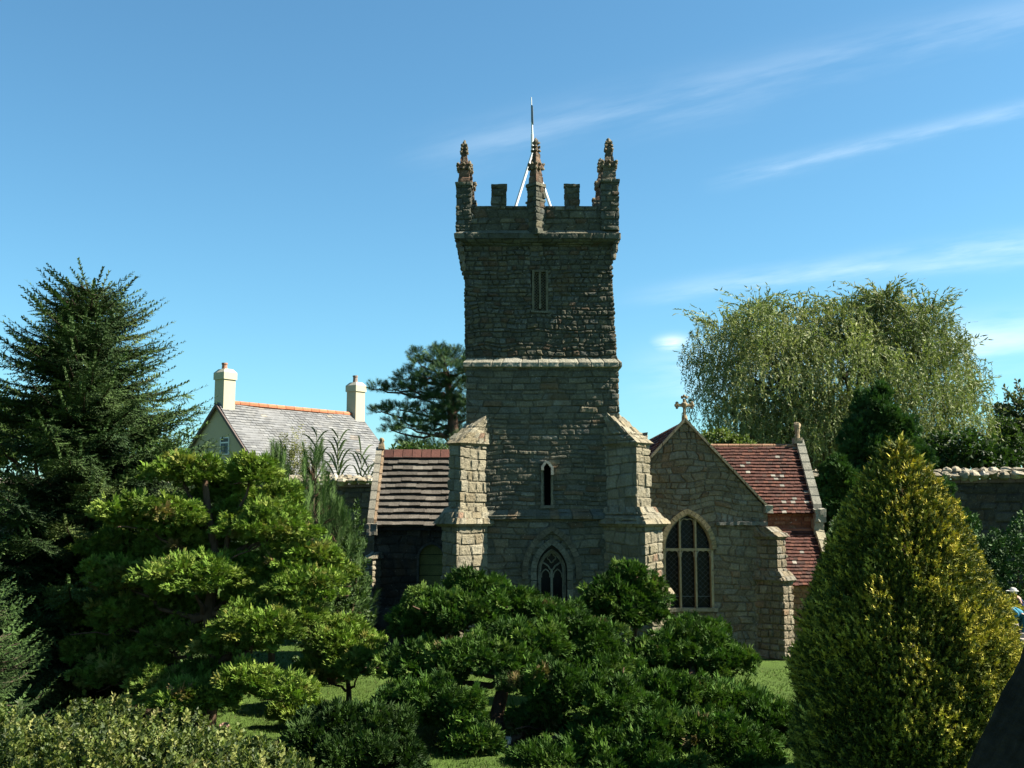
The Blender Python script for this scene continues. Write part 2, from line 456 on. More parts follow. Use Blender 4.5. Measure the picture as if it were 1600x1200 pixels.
def tile_roof(g, tl, tr, bl, br, rows, tw, th, pal, seed, lich=0., wav=.0, lift=.004, gap=.03):
    """courses of separate tiles between four corners (top-left, top-right, bottom-left, bottom-right)"""
    tl, tr, bl, br = [np.asarray(p, float) for p in (tl, tr, bl, br)]
    nrm = np.cross(tr-tl, bl-tl); nrm /= np.linalg.norm(nrm)
    if nrm[2] < 0: nrm = -nrm
    rg = np.random.default_rng(seed)
    def P(s, t): return (tl*(1-s)+tr*s)*(1-t)+(bl*(1-s)+br*s)*t
    vs = []; cs = []
    for r in range(rows):
        L = np.linalg.norm(P(1, (r+.5)/rows)-P(0, (r+.5)/rows)); n = max(1, int(L/tw))
        off = (r % 2)*.5
        for c in range(-1 if off else 0, n):
            s0 = max(0, (c+off)/n); s1 = min(1, (c+1+off)/n)
            if s1-s0 < .2/n: continue
            g_ = gap*(s1-s0)
            s0 += g_*rg.random(); s1 -= g_*rg.random()
            t0 = r/rows; t1 = (r+1.12)/rows+ (rg.random()-.5)*.16/rows
            t1 = min(t1, 1.02)
            w = wav*(math.sin(7*s0+r*.21+seed)+.6*math.sin(17*s0-r*.3))
            l = (rg.random())*lift
            a, b, c_, d = P(s0, t0), P(s1, t0), P(s1, t1), P(s0, t1)
            up = nrm*(th+l+w); lo = nrm*w
            tw_ = nrm*(rg.random()-.5)*lift
            vs.append([d+lo, c_+lo, b+lo-nrm*th*.3, a+lo-nrm*th*.3, d+up+tw_, c_+up-tw_, b+nrm*(w+.1*th), a+nrm*(w+.1*th)])
            dr = float(vnoise(s0*5+seed, r/rows*4, seed*.7)); d2 = float(vnoise(s0*9+seed, r/rows*7+3, seed*.3))
            col = pick(np.clip(.45*rg.random()+.55*(dr*1.5-.25), 0, .999), pal)*(.75+.5*rg.random())
            if rg.random() < lich*(.3+1.4*r/rows)*(2.6 if d2 > .56 else .35): col = np.array([.27, .245, .20])*(.6+.6*rg.random())
            cs.append(col)
    vs = np.array(vs); n = len(vs)
    F = np.array([(0,3,2,1),(4,5,6,7),(0,1,5,4),(1,2,6,5),(2,3,7,6),(3,0,4,7)])
    f = (F[None]+np.arange(n)[:, None, None]*8).reshape(-1, 4)
    g.add(vs.reshape(-1, 3), f, np.repeat(np.array(cs), 8, axis=0))
    e = nrm*.012
    g.add([tl-e, tr-e, br-e, bl-e], [(0, 3, 2, 1)], pal[0][0])

def rough_box(g, lo, hi, col, seed=0, amp=.01, n=.03, taper=0.):
    """a hand-cut stone block: subdivided box, worn by noise"""
    lo = np.asarray(lo, float); hi = np.asarray(hi, float); s = hi-lo
    cen = (lo+hi)/2
    for ax in range(3):
        for sg in (0, 1):
            a, b = [(1, 2), (2, 0), (0, 1)][ax]
            na = max(1, int(s[a]/n)); nb = max(1, int(s[b]/n))
            A, B_ = np.meshgrid(np.linspace(0, 1, na+1), np.linspace(0, 1, nb+1), indexing='ij')
            P = np.zeros((na+1, nb+1, 3)); P[..., ax] = lo[ax]+s[ax]*sg; P[..., a] = lo[a]+s[a]*A; P[..., b] = lo[b]+s[b]*B_
            if taper:
                k = 1-taper*(P[..., 2]-lo[2])/s[2]
                P[..., 0] = cen[0]+(P[..., 0]-cen[0])*k; P[..., 1] = cen[1]+(P[..., 1]-cen[1])*k
            q = P.reshape(-1, 3)
            d = np.stack([vnoise(q[:, 0]*28+i*13+seed, q[:, 1]*28, q[:, 2]*28)-.5 for i in range(3)], 1)
            q = q+d*amp*2
            f = []
            for i in range(na):
                for j in range(nb):
                    k = i*(nb+1)+j
                    f.append((k, k+nb+1, k+nb+2, k+1) if sg else (k, k+1, k+nb+2, k+nb+1))
            g.add(q, f, col)
# ------------------------------------------------------------------ ground
def plane(name, pts, z, m):
    me = bpy.data.meshes.new(name)
    me.from_pydata([(x, y, z) for x, y in pts], [], [tuple(range(len(pts)))])
    me.materials.append(m)
    o = bpy.data.objects.new(name, me); COL.objects.link(o)
    return tag(o, kind='structure')
plane('lawn', [(-600, -600), (600, -600), (600, 900), (-600, 900)], 0, M_LAWN)
plane('garden_bed', [(-9, 5.2), (-3.1, 5.2), (-2.5, 6.2), (-2.35, 7.4), (-2.5, 8.6), (-2.6, 10.5), (-3.0, 12.0), (-9, 12.5)], .004, M_SOIL)

# ------------------------------------------------------------------ the model church
YT = 10.5
def X(px, Y): return float(at(px, 800, Y)[0])
def Z(py, Y): return float(at(800, py, Y)[2])
church = empty('model_church', (X(845, YT), YT+.7, 0),
    'miniature stone parish church with a battlemented pinnacled tower and red tiled side roofs', 'model church')
TD = 1.36                                        # tower depth
c_wall = Geo()
tx0, tx1 = X(735, YT), X(974, YT)
z_s1, z_s2, z_c = Z(806, YT), Z(566, YT), Z(384, YT)
TW = church
tcx = (X(862, YT)); slx = X(855, YT); bfx = X(845, YT)
zw_s, zw_b, zw_r = Z(893, YT), Z(975, YT), Z(843, YT)-Z(893, YT)    # west window springing, sill, rise
zsl0, zsl1 = Z(790, YT), Z(735, YT)
w_half = X(893, YT)-tcx
mid = (tx0+tx1)/2
def hole1(e, u, z):
    return (e == 0) & in_arch(u+mid-tcx, z, w_half-.012, zw_b, zw_s, zw_r)
sl_half = (X(861, YT)-X(849, YT))/2
tmid = (X(728, YT)+X(970, YT))/2
def hole2(e, u, z):
    uu = u+tmid-slx
    return (e == 0) & (np.abs(uu) < sl_half) & (z > zsl0) & (z < zsl1+.05)
bz0, bz1 = Z(485, YT), Z(421, YT)
m3 = (X(725.5, YT)+X(965, YT))/2
def hole3(e, u, z):
    uu = u+m3-bfx
    return (e == 0) & (np.abs(uu) < X(858, YT)-bfx) & (z > bz0) & (z < bz1)
SG = [.0095, .014, .06, .014]
A0 = rect(tx0-.012, tx1+.012, YT-.02, YT+TD); A1 = rect(X(729.5, YT), X(971, YT), YT-.005, YT+TD)
ring(c_wall, A0, A1, 0, z_s1, segs=SG, dz=.0095, ch=.062, sw=.15, seed=11, irr=.45, pal=PAL_LOW, amp=.012, hole=hole1)
B0 = rect(X(729, YT), X(971, YT), YT, YT+TD); B1 = rect(X(727.5, YT), X(969, YT), YT+.01, YT+TD)
ring(c_wall, B0, B1, z_s1, z_s2, segs=SG, dz=.0095, ch=.052, sw=.14, seed=12, irr=.4, pal=PAL_LOW, amp=.013, hole=hole2)
C0 = rect(X(726, YT), X(967, YT), YT+.015, YT+TD); C1 = rect(X(723, YT), X(960, YT), YT+.035, YT+TD)
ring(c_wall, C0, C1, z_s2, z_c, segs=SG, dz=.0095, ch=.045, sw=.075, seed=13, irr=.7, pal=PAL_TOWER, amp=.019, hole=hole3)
c_wall.build('tower_wall', M_STONE, church)

def moulding(name, rc, prof, mt, pal, seed, parent=church, amp=.012, ch=.5, sw=.14):
    g = Geo()
    for (o0, z0), (o1, z1) in zip(prof[:-1], prof[1:]):
        ring(g, rect(*rc, o=o0), rect(*rc, o=o1), z0, z1, segs=[.01, .016, .06, .016], dz=.01, ch=ch, sw=sw, seed=seed, irr=.5, pal=pal, amp=amp, joint=.008)
    return g.build(name, mt, parent)
rcB = (X(727.5, YT), X(969, YT), YT+.01, YT+TD)
moulding('string_course', rcB, [(.0, z_s2-.055), (.030, z_s2-.045), (.030, z_s2-.005), (-.02, z_s2+.055)], M_TRIM, PAL_COPE, 21, amp=.010)
rcA = (X(729.5, YT), X(971, YT), YT, YT+TD)
moulding('string_course', rcA, [(.0, z_s1-.045), (.045, z_s1-.03), (.045, z_s1+.0), (-.01, z_s1+.07)], M_TRIM, PAL_LOW, 22, amp=.014)
# cornice with rough corbels
z_p0 = Z(370, YT)
rcC = (X(723, YT), X(960, YT), YT+.035, YT+TD)
pr_x0, pr_x1 = X(711.5, YT), X(970.5, YT)
rcP = (pr_x0, pr_x1, YT-.02, YT+TD+.05)
g = Geo()
ring(g, rect(*rcC), rect(*rcP, o=.02), Z(384, YT), Z(374, YT), segs=[.01, .016, .06, .016], dz=.01, ch=.06, sw=.1, seed=31, pal=PAL_TOWER, amp=.016)
ring(g, rect(*rcP, o=.02), rect(*rcP, o=.022), Z(374, YT), Z(366, YT), segs=[.01, .016, .06, .016], dz=.01, ch=.5, sw=.2, seed=32, pal=PAL_TOWER, amp=.012)
ring(g, rect(*rcP, o=.022), rect(*rcP, o=-.02), Z(366, YT), Z(360, YT), segs=[.01, .016, .06, .016], dz=.01, ch=.5, sw=.2, seed=33, pal=PAL_LOW, amp=.010, cap=True)
g.build('cornice', M_TRIM, church)
for k, (px, pys) in enumerate(((716, (380, 391, 404, 415)), (968, (378, 388, 398)))):
    for yy in (YT+.03, YT+TD-.06):
        g = Geo()
        for j, py in enumerate(pys):
            sgn = 1 if px < 800 else -1
            g.blob((X(px+sgn*j*(2.2), YT), yy, Z(py, YT)), (.036-.004*j, .05, .045), np.array((.13, .115, .085))*(1+.2*j), seed=j+k*7, rough=.5)
        g.build('corbel', M_TRIM, church)

# parapet walls, merlons
zp0, zp1, zm = Z(364, YT), Z(322, YT), Z(289, YT)
pt = .085
def wallbox(g, x0, x1, y0, y1, z0, z1, seed, pal=PAL_TOWER, amp=.014, ch=.07, sw=.11, seg=.011):
    ring(g, rect(x0, x1, y0, y1), rect(x0, x1, y0, y1), z0, z1, seg=seg, dz=seg, ch=ch, sw=sw, seed=seed, irr=.7, pal=pal, amp=amp, cap=True)
pz0, pz1 = pr_x0+.008, pr_x1-.008
for (a, b, c, d, s) in ((pz0, pz1, YT, YT+pt, 41), (pz0, pz0+pt, YT+pt, YT+TD, 42), (pz1-pt, pz1, YT+pt, YT+TD, 43), (pz0, pz1, YT+TD, YT+TD+pt*.6, 44)):
    g = Geo(); wallbox(g, a, b, c, d, zp0, zp1, s); g.build('parapet', M_STONE, church)
rcap = Geo(); rcap.box((pz0+.01, YT+.01, zp0-.05), (pz1-.01, YT+TD, zp0+.01), (.1, .1, .09)); rcap.build('tower_roof', M_TRIM, church)
def merlon(x0, x1, y0, y1, s):
    g = Geo(); wallbox(g, x0, x1, y0, y1, zp1-.01, zm, s, seg=.012)
    rough_box(g, (x0-.006, y0-.006, zm-.012), (x1+.006, y1+.006, zm+.012), (.12, .115, .085), s, .006)
    g.build('merlon', M_STONE, church)
for i, (a, b) in enumerate(((767, 791), (885, 909))):
    merlon(X(a, YT), X(b, YT), YT+.002, YT+pt-.002, 50+i)
    merlon(X(a, YT), X(b, YT), YT+TD-.05, YT+TD+.04, 54+i)
for i, yy in enumerate((YT+.30, YT+.92)):
    merlon(pz1-pt+.002, pz1-.002, yy, yy+.15, 60+i); merlon(pz0+.002, pz0+pt-.002, yy, yy+.15, 64+i)

def pinnacle(cx, cy, w, z0, zb, ztip, diag, seed, red=True, pier_from=None):
    """square pier, panelled shaft, crocketed collar, spirelet with knobbly finial"""
    g = Geo()
    h = w/2
    def sq(hh, a):
        a0 = PI/4+(PI/4 if diag else 0)
        return [(cx+hh*1.414*math.cos(a0+PI+k*PI/2), cy+hh*1.414*math.sin(a0+PI+k*PI/2)) for k in range(4)]
    def st(h0, h1, za, zb_, pal, amp=.009, sd=0):
        ring(g, sq(h0, 0), sq(h1, 0), za, zb_, seg=.012, dz=.012, ch=.06, sw=.09, seed=seed+sd, pal=pal, amp=amp, cap=True)
    P1 = PAL_TOWER if pier_from is None else PAL_LOW
    PR = [((.17,.105,.07),3), ((.20,.14,.09),2), ((.13,.11,.08),2)] if red else [((.15,.13,.095),3), ((.19,.16,.11),2), ((.15,.09,.06),1)]
    L = ztip-zb
    st(h, h, z0, zb, P1, .012, 1)
    st(h*1.14, h*1.14, zb-.012, zb+.022, PAL_LOW, .008, 2)
    st(h*.78, h*.66, zb+.02, zb+.36*L, PR, .010, 3)
    zc = zb+.40*L
    st(h*.80, h*.80, zc-.02, zc+.03, PR, .012, 4)
    st(h*.56, h*.20, zc+.03, ztip-.05, PR, .009, 5)
    cg = g
    a0 = PI/4+(PI/4 if diag else 0)
    for lvl, (f, rr, n) in enumerate(((.36, .80, 4), (.455, .86, 4), (.74, .42, 4), (.82, .38, 4), (.90, .30, 4))):
        for k in range(n):
            for off in ((0, PI/4) if lvl < 2 else (0,)):
                a = a0+k*PI/2+off
                rad = h*rr*(1.3 if off == 0 else 1.0)
                cg.blob((cx+rad*math.cos(a), cy+rad*math.sin(a), zb+f*L), (.017, .017, .016) if lvl < 2 else (.016, .016, .015),
                        np.array((.20, .165, .11))*(.7+.6*hash01(k, lvl, seed)), seed=seed+k+lvl*5, nu=7, nv=5, rough=.5)
    cg.blob((cx, cy, ztip-.035), (.024, .024, .04), (.20, .17, .12), seed=seed, nu=8, nv=6, rough=.4)
    g.build('pinnacle', M_RED if red else M_TRIM, church)
pw = X(736, YT)-X(710, YT)
corner_l = X(722, YT); corner_r = X(958, YT)
pinnacle(corner_l, YT+.05, pw*.92, zp0+.02, Z(289, YT), Z(218, YT), False, 71, True)
pinnacle(corner_r, YT+.05, pw*1.08, zp0+.02, Z(285, YT), Z(214, YT), False, 72, False)
pinnacle(X(839, YT), YT+.01, pw*.80, zp0-.03, Z(291, YT), Z(216, YT), True, 73, True)
pinnacle(corner_r-.03, YT+TD*.5, pw*.85, zp1-.02, Z(289, YT), Z(214, YT), False, 74, True)
pinnacle(corner_l+.03, YT+TD*.5, pw*.85, zp1-.02, Z(289, YT), Z(218, YT), False, 75, True)
pinnacle(corner_l, YT+TD, pw*.92, zp1-.02, Z(289, YT), Z(218, YT), False, 76, True)
pinnacle(corner_r, YT+TD, pw*.92, zp1-.02, Z(285, YT), Z(214, YT), False, 77, True)
pinnacle(X(839, YT), YT+TD, pw*.80, zp1-.02, Z(291, YT), Z(216, YT), True, 78, True)
# flagpole on the tower roof
YF = YT+TD*.42
fx = X(833, YF)
g = Geo()
g.tube([(fx, YF, zp0), (fx, YF, Z(210, YF))], .015, 8, (.8, .8, .77)); g.tube([(fx, YF, Z(210, YF)), (fx-.01, YF, Z(152, YF))], [.011, .005], 6, (.5, .52, .54))
fp = g.build('flagpole', M_WHITE, church)
for (px0, py0, px1, py1, dy) in ((805, 322, 832, 240, -.18), (862, 322, 834, 240, -.12), (836, 330, 833, 240, .4)):
    g = Geo(); g.tube([(X(px0, YF), YF+dy, zp0+.05 if dy > 0 else Z(py0, YF+dy)-.02), (fx, YF, Z(py1, YF))], .015, 8); g.build('strut', M_WHITE, fp)
g = Geo(); g.hexa([(fx-.012, YF-.004, Z(190, YF)), (fx+.012, YF-.03, Z(194, YF)), (fx+.016, YF+.03, Z(194, YF)), (fx-.012, YF+.004, Z(190, YF)),
                   (fx-.014, YF-.004, Z(163, YF)), (fx+.006, YF-.03, Z(167, YF)), (fx+.010, YF+.03, Z(167, YF)), (fx-.012, YF+.004, Z(163, YF))], (.4, .42, .45))
g.build('weathervane', M_METAL, fp)

# belfry window: two pierced stone lights
g = Geo()
bw = X(858, YT)-bfx; fw = .018; yb = YT+.022
for (a, b, c, d) in ((-bw, -bw+fw*1.3, bz0, bz1), (bw-fw*1.3, bw, bz0, bz1), (-fw*.6, fw*.6, bz0+fw, bz1-fw)):
    rough_box(g, (bfx+a, yb, c), (bfx+b, yb+.09, d), (.17, .15, .10), 3, .004)
rough_box(g, (bfx-bw+fw*1.3, yb+.002, bz1-fw), (bfx+bw-fw*1.3, yb+.09, bz1), (.15, .13, .09), 4, .004)
rough_box(g, (bfx-bw-.01, yb-.012, bz0-fw), (bfx+bw+.01, yb+.09, bz0), (.17, .16, .12), 5, .005)
bf = g.build('belfry_window', M_TRIM, church)
for s in (-1, 1):
    g = Geo()
    xa, xb = (fw*.6, bw-fw*1.3) if s > 0 else (-bw+fw*1.3, -fw*.6)
    wv = xb-xa; n = int((bz1-bz0-2*fw)/(wv*.62))
    for j in range(n+2):
        z = bz0+j*wv*.62
        for (p, q) in ((xa, xb), (xb, xa)):
            za, zb_ = max(z-wv*.5, bz0), min(z+wv*.5, bz1-fw)
            if zb_ <= za: continue
            g.tube([(bfx+p, yb+.035, za), (bfx+q, yb+.035, zb_)], .0052, 5, (.17, .15, .105), cap=False)
    g.build('pierced_panel', M_TRIM, bf)
g = Geo(); g.box((bfx-bw, yb+.10, bz0), (bfx+bw, yb+.11, bz1)); g.build('dark_opening', M_DARK, bf)
# slit window
g = Geo()
rough_box(g, (slx-sl_half-.022, YT-.012, zsl0), (slx-sl_half, YT+.14, zsl1+.01), (.20, .18, .13), 8, .005)
rough_box(g, (slx+sl_half, YT-.012, zsl0), (slx+sl_half+.022, YT+.14, zsl1+.01), (.22, .19, .13), 9, .005)
rough_box(g, (slx-sl_half-.03, YT-.016, zsl0-.025), (slx+sl_half+.03, YT+.14, zsl0), (.2, .18, .14), 10, .005)
sw_ = g.build('slit_window', M_TRIM, church)
g = Geo()
ap = [(sl_half+.025, zsl1-.045), (sl_half+.025, zsl1+.03), (sl_half*.5, zsl1+.085), (-sl_half*.5, zsl1+.092), (-sl_half-.02, zsl1+.04), (-sl_half-.02, zsl1)]
sweep(g, ap, .026, YT-.055, YT+.05, slx, (.45, .42, .34)); g.build('hood_mould', M_TRIM, sw_)
g = Geo(); g.box((slx-sl_half-.001, YT+.14, zsl0-.01), (slx+sl_half+.001, YT+.15, zsl1+.08)); g.build('dark_opening', M_DARK, sw_)
# west window: hood, splayed stone orders, tracery, glass
g = Geo()
oh = X(905, YT)-tcx
sweep(g, arch_pts(oh+.02, Z(905, YT), zw_s, zw_r+.135), .055, YT-.035, YT+.05, tcx, (.15, .13, .09), block=.09, seed=3)
g2 = Geo()
sweep(g2, arch_pts(w_half+.01, zw_b, zw_s, zw_r+.012), .055, YT-.020, YT+.1, tcx, (.19, .175, .13), block=.075, seed=5)
ih = w_half-.055
sweep(g2, arch_pts(ih, zw_b, zw_s, zw_r-.09), .012, YT+.02, YT+.14, tcx, (.16, .15, .11), block=.1, seed=6)
ww = g2.build('west_window', M_TRIM, church)
g.build('hood_mould', M_TRIM, ww)
g = Geo()
ih2 = ih-.01; zr = zw_r-.10
sweep(g, arch_pts(ih2, zw_b, zw_s, zr), .024, YT+.065, YT+.15, tcx, (.25, .23, .17))
g.box((tcx-.011, YT+.068, zw_b), (tcx+.011, YT+.15, zw_s+.02), (.25, .23, .17))
for s in (-1, 1):
    hh = (ih2-.024-.011)/2; cx = tcx+s*(.011+hh)
    sweep(g, arch_pts(hh, zw_s-.06, zw_s-.045, hh*1.5, 8), .010, YT+.070, YT+.148, cx, (.24, .22, .16))
    sweep(g, [(s*.008, zw_s+.02), (s*.03, zw_s+.055), (s*(ih2-.03), zw_s+.10)], .014, YT+.072, YT+.146, tcx, (.24, .22, .16), inward=s < 0)
qz = zw_s+zr*.62
q = [(.030*math.cos(a)*(1+.25*math.cos(4*a)), qz+.034*math.sin(a)*(1+.25*math.cos(4*a))) for a in np.linspace(0, 2*PI, 25)]
sweep(g, q, .010, YT+.074, YT+.145, tcx, (.24, .22, .16), inward=False)
g.build('tracery', M_TRIM, ww)
g = Geo(); g.box((tcx-w_half, YT+.155, zw_b), (tcx+w_half, YT+.16, zw_s+zw_r)); g.build('window_pane', M_GLASS, ww)
g = Geo(); rough_box(g, (tcx-w_half-.03, YT-.05, zw_b-.05), (tcx+w_half+.03, YT+.15, zw_b), (.2, .18, .13), 2, .006); g.build('window_sill', M_TRIM, ww)

# diagonal corner buttresses of the tower
def diag_buttress(cx, cy, dx, dy, stages, pal, seed, mt=M_ASHLAR, amp=.017, ch=.10, sw=.12, back=.12, name='buttress'):
    """stages: (length, half width, z0, z1, cap) from the bottom; cap = rise of its sloping weathering"""
    d = np.array([dx, dy])/math.hypot(dx, dy); nrm = np.array([-d[1], d[0]])
    o = np.array([cx, cy])
    def poly(L, w, b=back):
        return [o-d*b-nrm*w, o+d*L-nrm*w, o+d*L+nrm*w, o-d*b+nrm*w]
    g = Geo(); wts = []
    for i, (L, w, z0, z1, nl, nw, rise, over) in enumerate(stages):
        wt = Geo(); wts.append(wt)
        P = poly(L, w)
        ring(g, P, P, z0, z1, seg=.011, dz=.011, ch=ch, sw=sw, seed=seed+i, irr=.45, pal=pal, amp=amp, cap=True, joint=.012, closed=True)
        # sloping weathering in overlapping stone courses
        n = max(2, int(rise/.05))
        for k in range(n):
            t0, t1 = k/n, (k+1)/n
            La, Lb = L+over+(nl-L-over)*t0, L+over+(nl-L-over)*t1
            wa, wb = w+over+(nw-w-over)*t0, w+over+(nw-w-over)*t1
            za = z1-.012+rise*t0
            q0 = poly(La+.006, wa+.004); q1 = poly(Lb+.016, wb+.010)
            ring(wt, poly(La-.03, wa-.02) if k == 0 else q0, q0, za-.014, za+.012, seg=.013, dz=.012, ch=.5, sw=.11, seed=seed+40+k, pal=pal, amp=.012, joint=.010)
            ring(wt, q0, q1, za+.012, z1+rise*t1, seg=.013, dz=.013, ch=.5, sw=.10, seed=seed+40+k, pal=pal, amp=.026, cap=True, joint=.010)
    b = g.build(name, mt, church)
    for wt in wts: wt.build('weathering', mt, b)
    return b
zc1 = Z(818, YT); zt_ = Z(694, YT)
sl = .5
diag_buttress(X(744, YT), YT+.03, -1, -1, [(.345, .104, 0, zc1, .28, .085, .16, .045), (.285, .083, zc1, zt_, -.10, .07, .31, .02)], PAL_BUTT, 101)
diag_buttress(X(967, YT), YT+.03, 1, -1, [(.50, .140, 0, Z(925, YT), .43, .128, .11, .02), (.42, .128, Z(925, YT), zc1, .33, .105, .16, .05), (.31, .102, zc1, zt_, -.10, .08, .33, .02)], PAL_BUTT, 111)

# ------------------------------------------------------------------ nave (hidden behind the tower)
YN = YT+TD
g = Geo()
nx0, nx1 = X(705, YN), X(1012, YN)
ring(g, rect(nx0, nx1, YN, 16.5), rect(nx0, nx1, YN, 16.5), 0, 1.55, seg=.04, dz=.03, ch=.1, sw=.16, seed=140, pal=PAL_LOW, amp=.012)
nm = (nx0+nx1)/2
zs = np.linspace(1.55, 2.33, 28)
hw = (nx1-nx0)/2*(1-(zs-1.55)/.785)
panel(g, zs, -hw, hw, lambda u, z, h: np.stack([u+nm, YN+.0-h, z], -1), seg=.02, ch=.08, sw=.14, seed=141, pal=PAL_LOW)
g.build('nave_wall', M_STONE, church)
g = Geo()
PAL_TILE = [((.092,.032,.021),3), ((.078,.029,.020),2.6), ((.110,.042,.026),1.2), ((.060,.029,.021),1.6), ((.092,.046,.031),1)]
tile_roof(g, (nm, YN+.04, 2.36), (nm, 16.5, 2.36), (nx0-.06, YN+.04, 1.50), (nx0-.06, 16.5, 1.50), 16, .09, .012, PAL_TILE, 5)
tile_roof(g, (nm, YN+.04, 2.36), (nm, 16.5, 2.36), (nx1+.06, YN+.04, 1.50), (nx1+.06, 16.5, 1.50), 16, .09, .012, PAL_TILE, 6)
g.build('nave_roof', M_TILE, church)
g = Geo(); rough_box(g, (X(995, 12.3), 12.2, Z(735, 12.3)), (X(1012, 12.3), 12.5, Z(677, 12.3)), (.27, .25, .2), 7, .012); g.build('stone_stub', M_STONE, church)

# ------------------------------------------------------------------ aisle gable on the right
YG = 11.45
gx = X(1073, YG); gxr = X(1199, YG); gxl = 2*gx-gxr
ze, za = Z(797, YG), Z(658, YG)
ahalf = X(1112, YG)-gx+ .0
wcx = X(1074, YG); awh = X(1113, YG)-wcx
az_s, az_b, az_r = Z(858, YG), Z(950, YG), Z(801, YG)-Z(858, YG)
def ahole(u, z): return in_arch(u+gx-wcx, z, awh-.01, az_b, az_s, az_r)
g = Geo()
zs = np.arange(0, za+.005, .0105)
hw = np.where(zs < ze, gxr-gx, (gxr-gx)*np.clip((za-zs)/(za-ze), 0, 1))
panel(g, zs, -hw, hw, lambda u, z, h: np.stack([u+gx, YG-h, z], -1), seg=.0105, hole=ahole, ch=.075, sw=.10, seed=151, irr=1.0, pal=PAL_AISLE, amp=.015)
zs2 = np.arange(0, ze, .02)
panel(g, zs2, zs2*0, zs2*0+1.75, lambda u, z, h: np.stack([gxr+h, YG+u, z], -1), seg=.02, ch=.08, sw=.12, seed=152, irr=.9, pal=PAL_WARM, amp=.014)
g.build('aisle_wall', M_STONE, church)
g = Geo()   # rake copings as thin slabs
for s in (-1, 1):
    for k in range(7):
        t0, t1 = k/7+.004, (k+1)/7-.004
        p = lambda t, o, y: (gx+s*((gxr-gx+.02)*t), y, za-(za-ze)*t+o)
        g.hexa([p(t0, 0, YG-.035), p(t1, 0, YG-.035), p(t1, 0, YG+.09), p(t0, 0, YG+.09), p(t0, .035, YG-.035), p(t1, .035, YG-.035), p(t1, .035, YG+.09), p(t0, .035, YG+.09)], np.array((.30, .25, .16))*(.8+.4*hash01(k, s+2)))
g.build('gable_coping', M_TRIM, church)
g = Geo(); rough_box(g, (gxr-.03, YG-.05, ze-.03), (gxr+.05, YG+.1, ze+.05), (.34, .31, .24), 4, .01); g.build('kneeler', M_TRIM, church)
# cross finial
g = Geo(); cz = Z(633, YG); c0 = (.36, .28, .17)
g.tube([(gx, YG+.02, za-.02), (gx, YG+.02, Z(648, YG))], [.04, .022], 8, c0); g.tube([(gx, YG+.02, Z(650, YG)), (gx, YG+.02, cz+.07)], .017, 8, c0)
g.tube([(gx-.075, YG+.02, cz), (gx+.075, YG+.02, cz)], .017, 8, c0)
for (dx, dz) in ((-.08, 0), (.08, 0), (0, .085)):
    for k in (-1, 0, 1):
        g.blob((gx+dx+(.022*k if dx == 0 else 0)+(.012 if dx > 0 else -.012 if dx < 0 else 0)*(k == 0), YG+.02, cz+dz+(.024*k if dx else 0)+(.014 if dx == 0 and k == 0 else 0)), .018, np.array(c0)*(.8+.15*k), seed=k+3, nu=7, nv=5)
g.blob((gx, YG+.02, cz), .034, c0, seed=2)
g.build('gable_cross', M_TRIM, church)
def string(name, x0, x1, y, z, mt=M_TRIM, c=(.24, .22, .17), h=.035, d=.045, seed=0):
    g = Geo(); n = max(1, int((x1-x0)/.18))
    for k in range(n):
        rough_box(g, (x0+(x1-x0)*k/n+.003, y-d, z-h/2), (x0+(x1-x0)*(k+1)/n-.003, y+.02, z+h/2), np.array(c)*(.85+.3*hash01(k, seed)), seed+k, .006)
    return g.build(name, mt, church)
string('string_course', X(1113, YG)+.03, gxr-.005, YG, Z(818, YG), c=(.17, .165, .14))
# aisle window, three lights with transom
g2 = Geo(); c0 = (.40, .33, .20)
sweep(g2, arch_pts(awh+.035, Z(858, YG), az_s, az_r+.04), .05, YG-.03, YG+.06, wcx, (.33, .26, .14), block=.085, seed=9)
aw = g2.build('aisle_window', M_TRIM, church)
g = Geo()
ai = awh
sweep(g, arch_pts(ai, az_b, az_s, az_r), .026, YG-.006, YG+.09, wcx, c0)
lights = []
lw = (2*(ai-.026)-2*.018)/3
for k in (-1, 1):
    xm = wcx+k*(lw/2+.009)
    g.box((xm-.009, YG+.0, az_b), (xm+.009, YG+.085, az_s+az_r*.86), c0)
zt = az_s-.005
g.box((wcx-ai+.02, YG+.004, zt-.013), (wcx+ai-.02, YG+.08, zt+.013), c0)
for k in (-1, 0, 1):
    cx = wcx+k*(lw+.018)
    sweep(g, arch_pts(lw/2+.001, zt-.075, zt-.05, .036, 7), .008, YG+.012, YG+.08, cx, (.46, .42, .33))
    if k == 0: sweep(g, arch_pts(lw/2+.001, az_s+az_r*.66, az_s+az_r*.72, .035, 7), .008, YG+.012, YG+.08, cx, (.44, .38, .26))
g.build('mullion', M_TRIM, aw)
g = Geo(); g.box((wcx-awh, YG+.095, az_b), (wcx+awh, YG+.10, az_s+az_r)); g.build('window_pane', M_GLASS, aw)
g = Geo()
for k in (-1, 0, 1):                                # lead lattice in the panes
    cx = wcx+k*(lw+.018)
    n = 16
    for j in range(n):
        z0 = az_b+(az_s+az_r*.8-az_b)*j/n; dz = lw
        for sgn in (-1, 1):
            g.tube([(cx-sgn*lw/2, YG+.092, z0), (cx+sgn*lw/2, YG+.092, z0+dz)], .0011, 4, (.03, .03, .028), cap=False)
    g.box((cx-lw/2, YG+.086, az_b+.11), (cx+lw/2, YG+.09, az_b+.116), (.3, .27, .2))
g.build('lead_lattice', M_METAL, aw)
g = Geo(); rough_box(g, (wcx-awh-.03, YG-.03, az_b-.035), (wcx+awh+.03, YG+.09, az_b), (.30, .26, .18), 6, .006); g.build('window_sill', M_TRIM, aw)
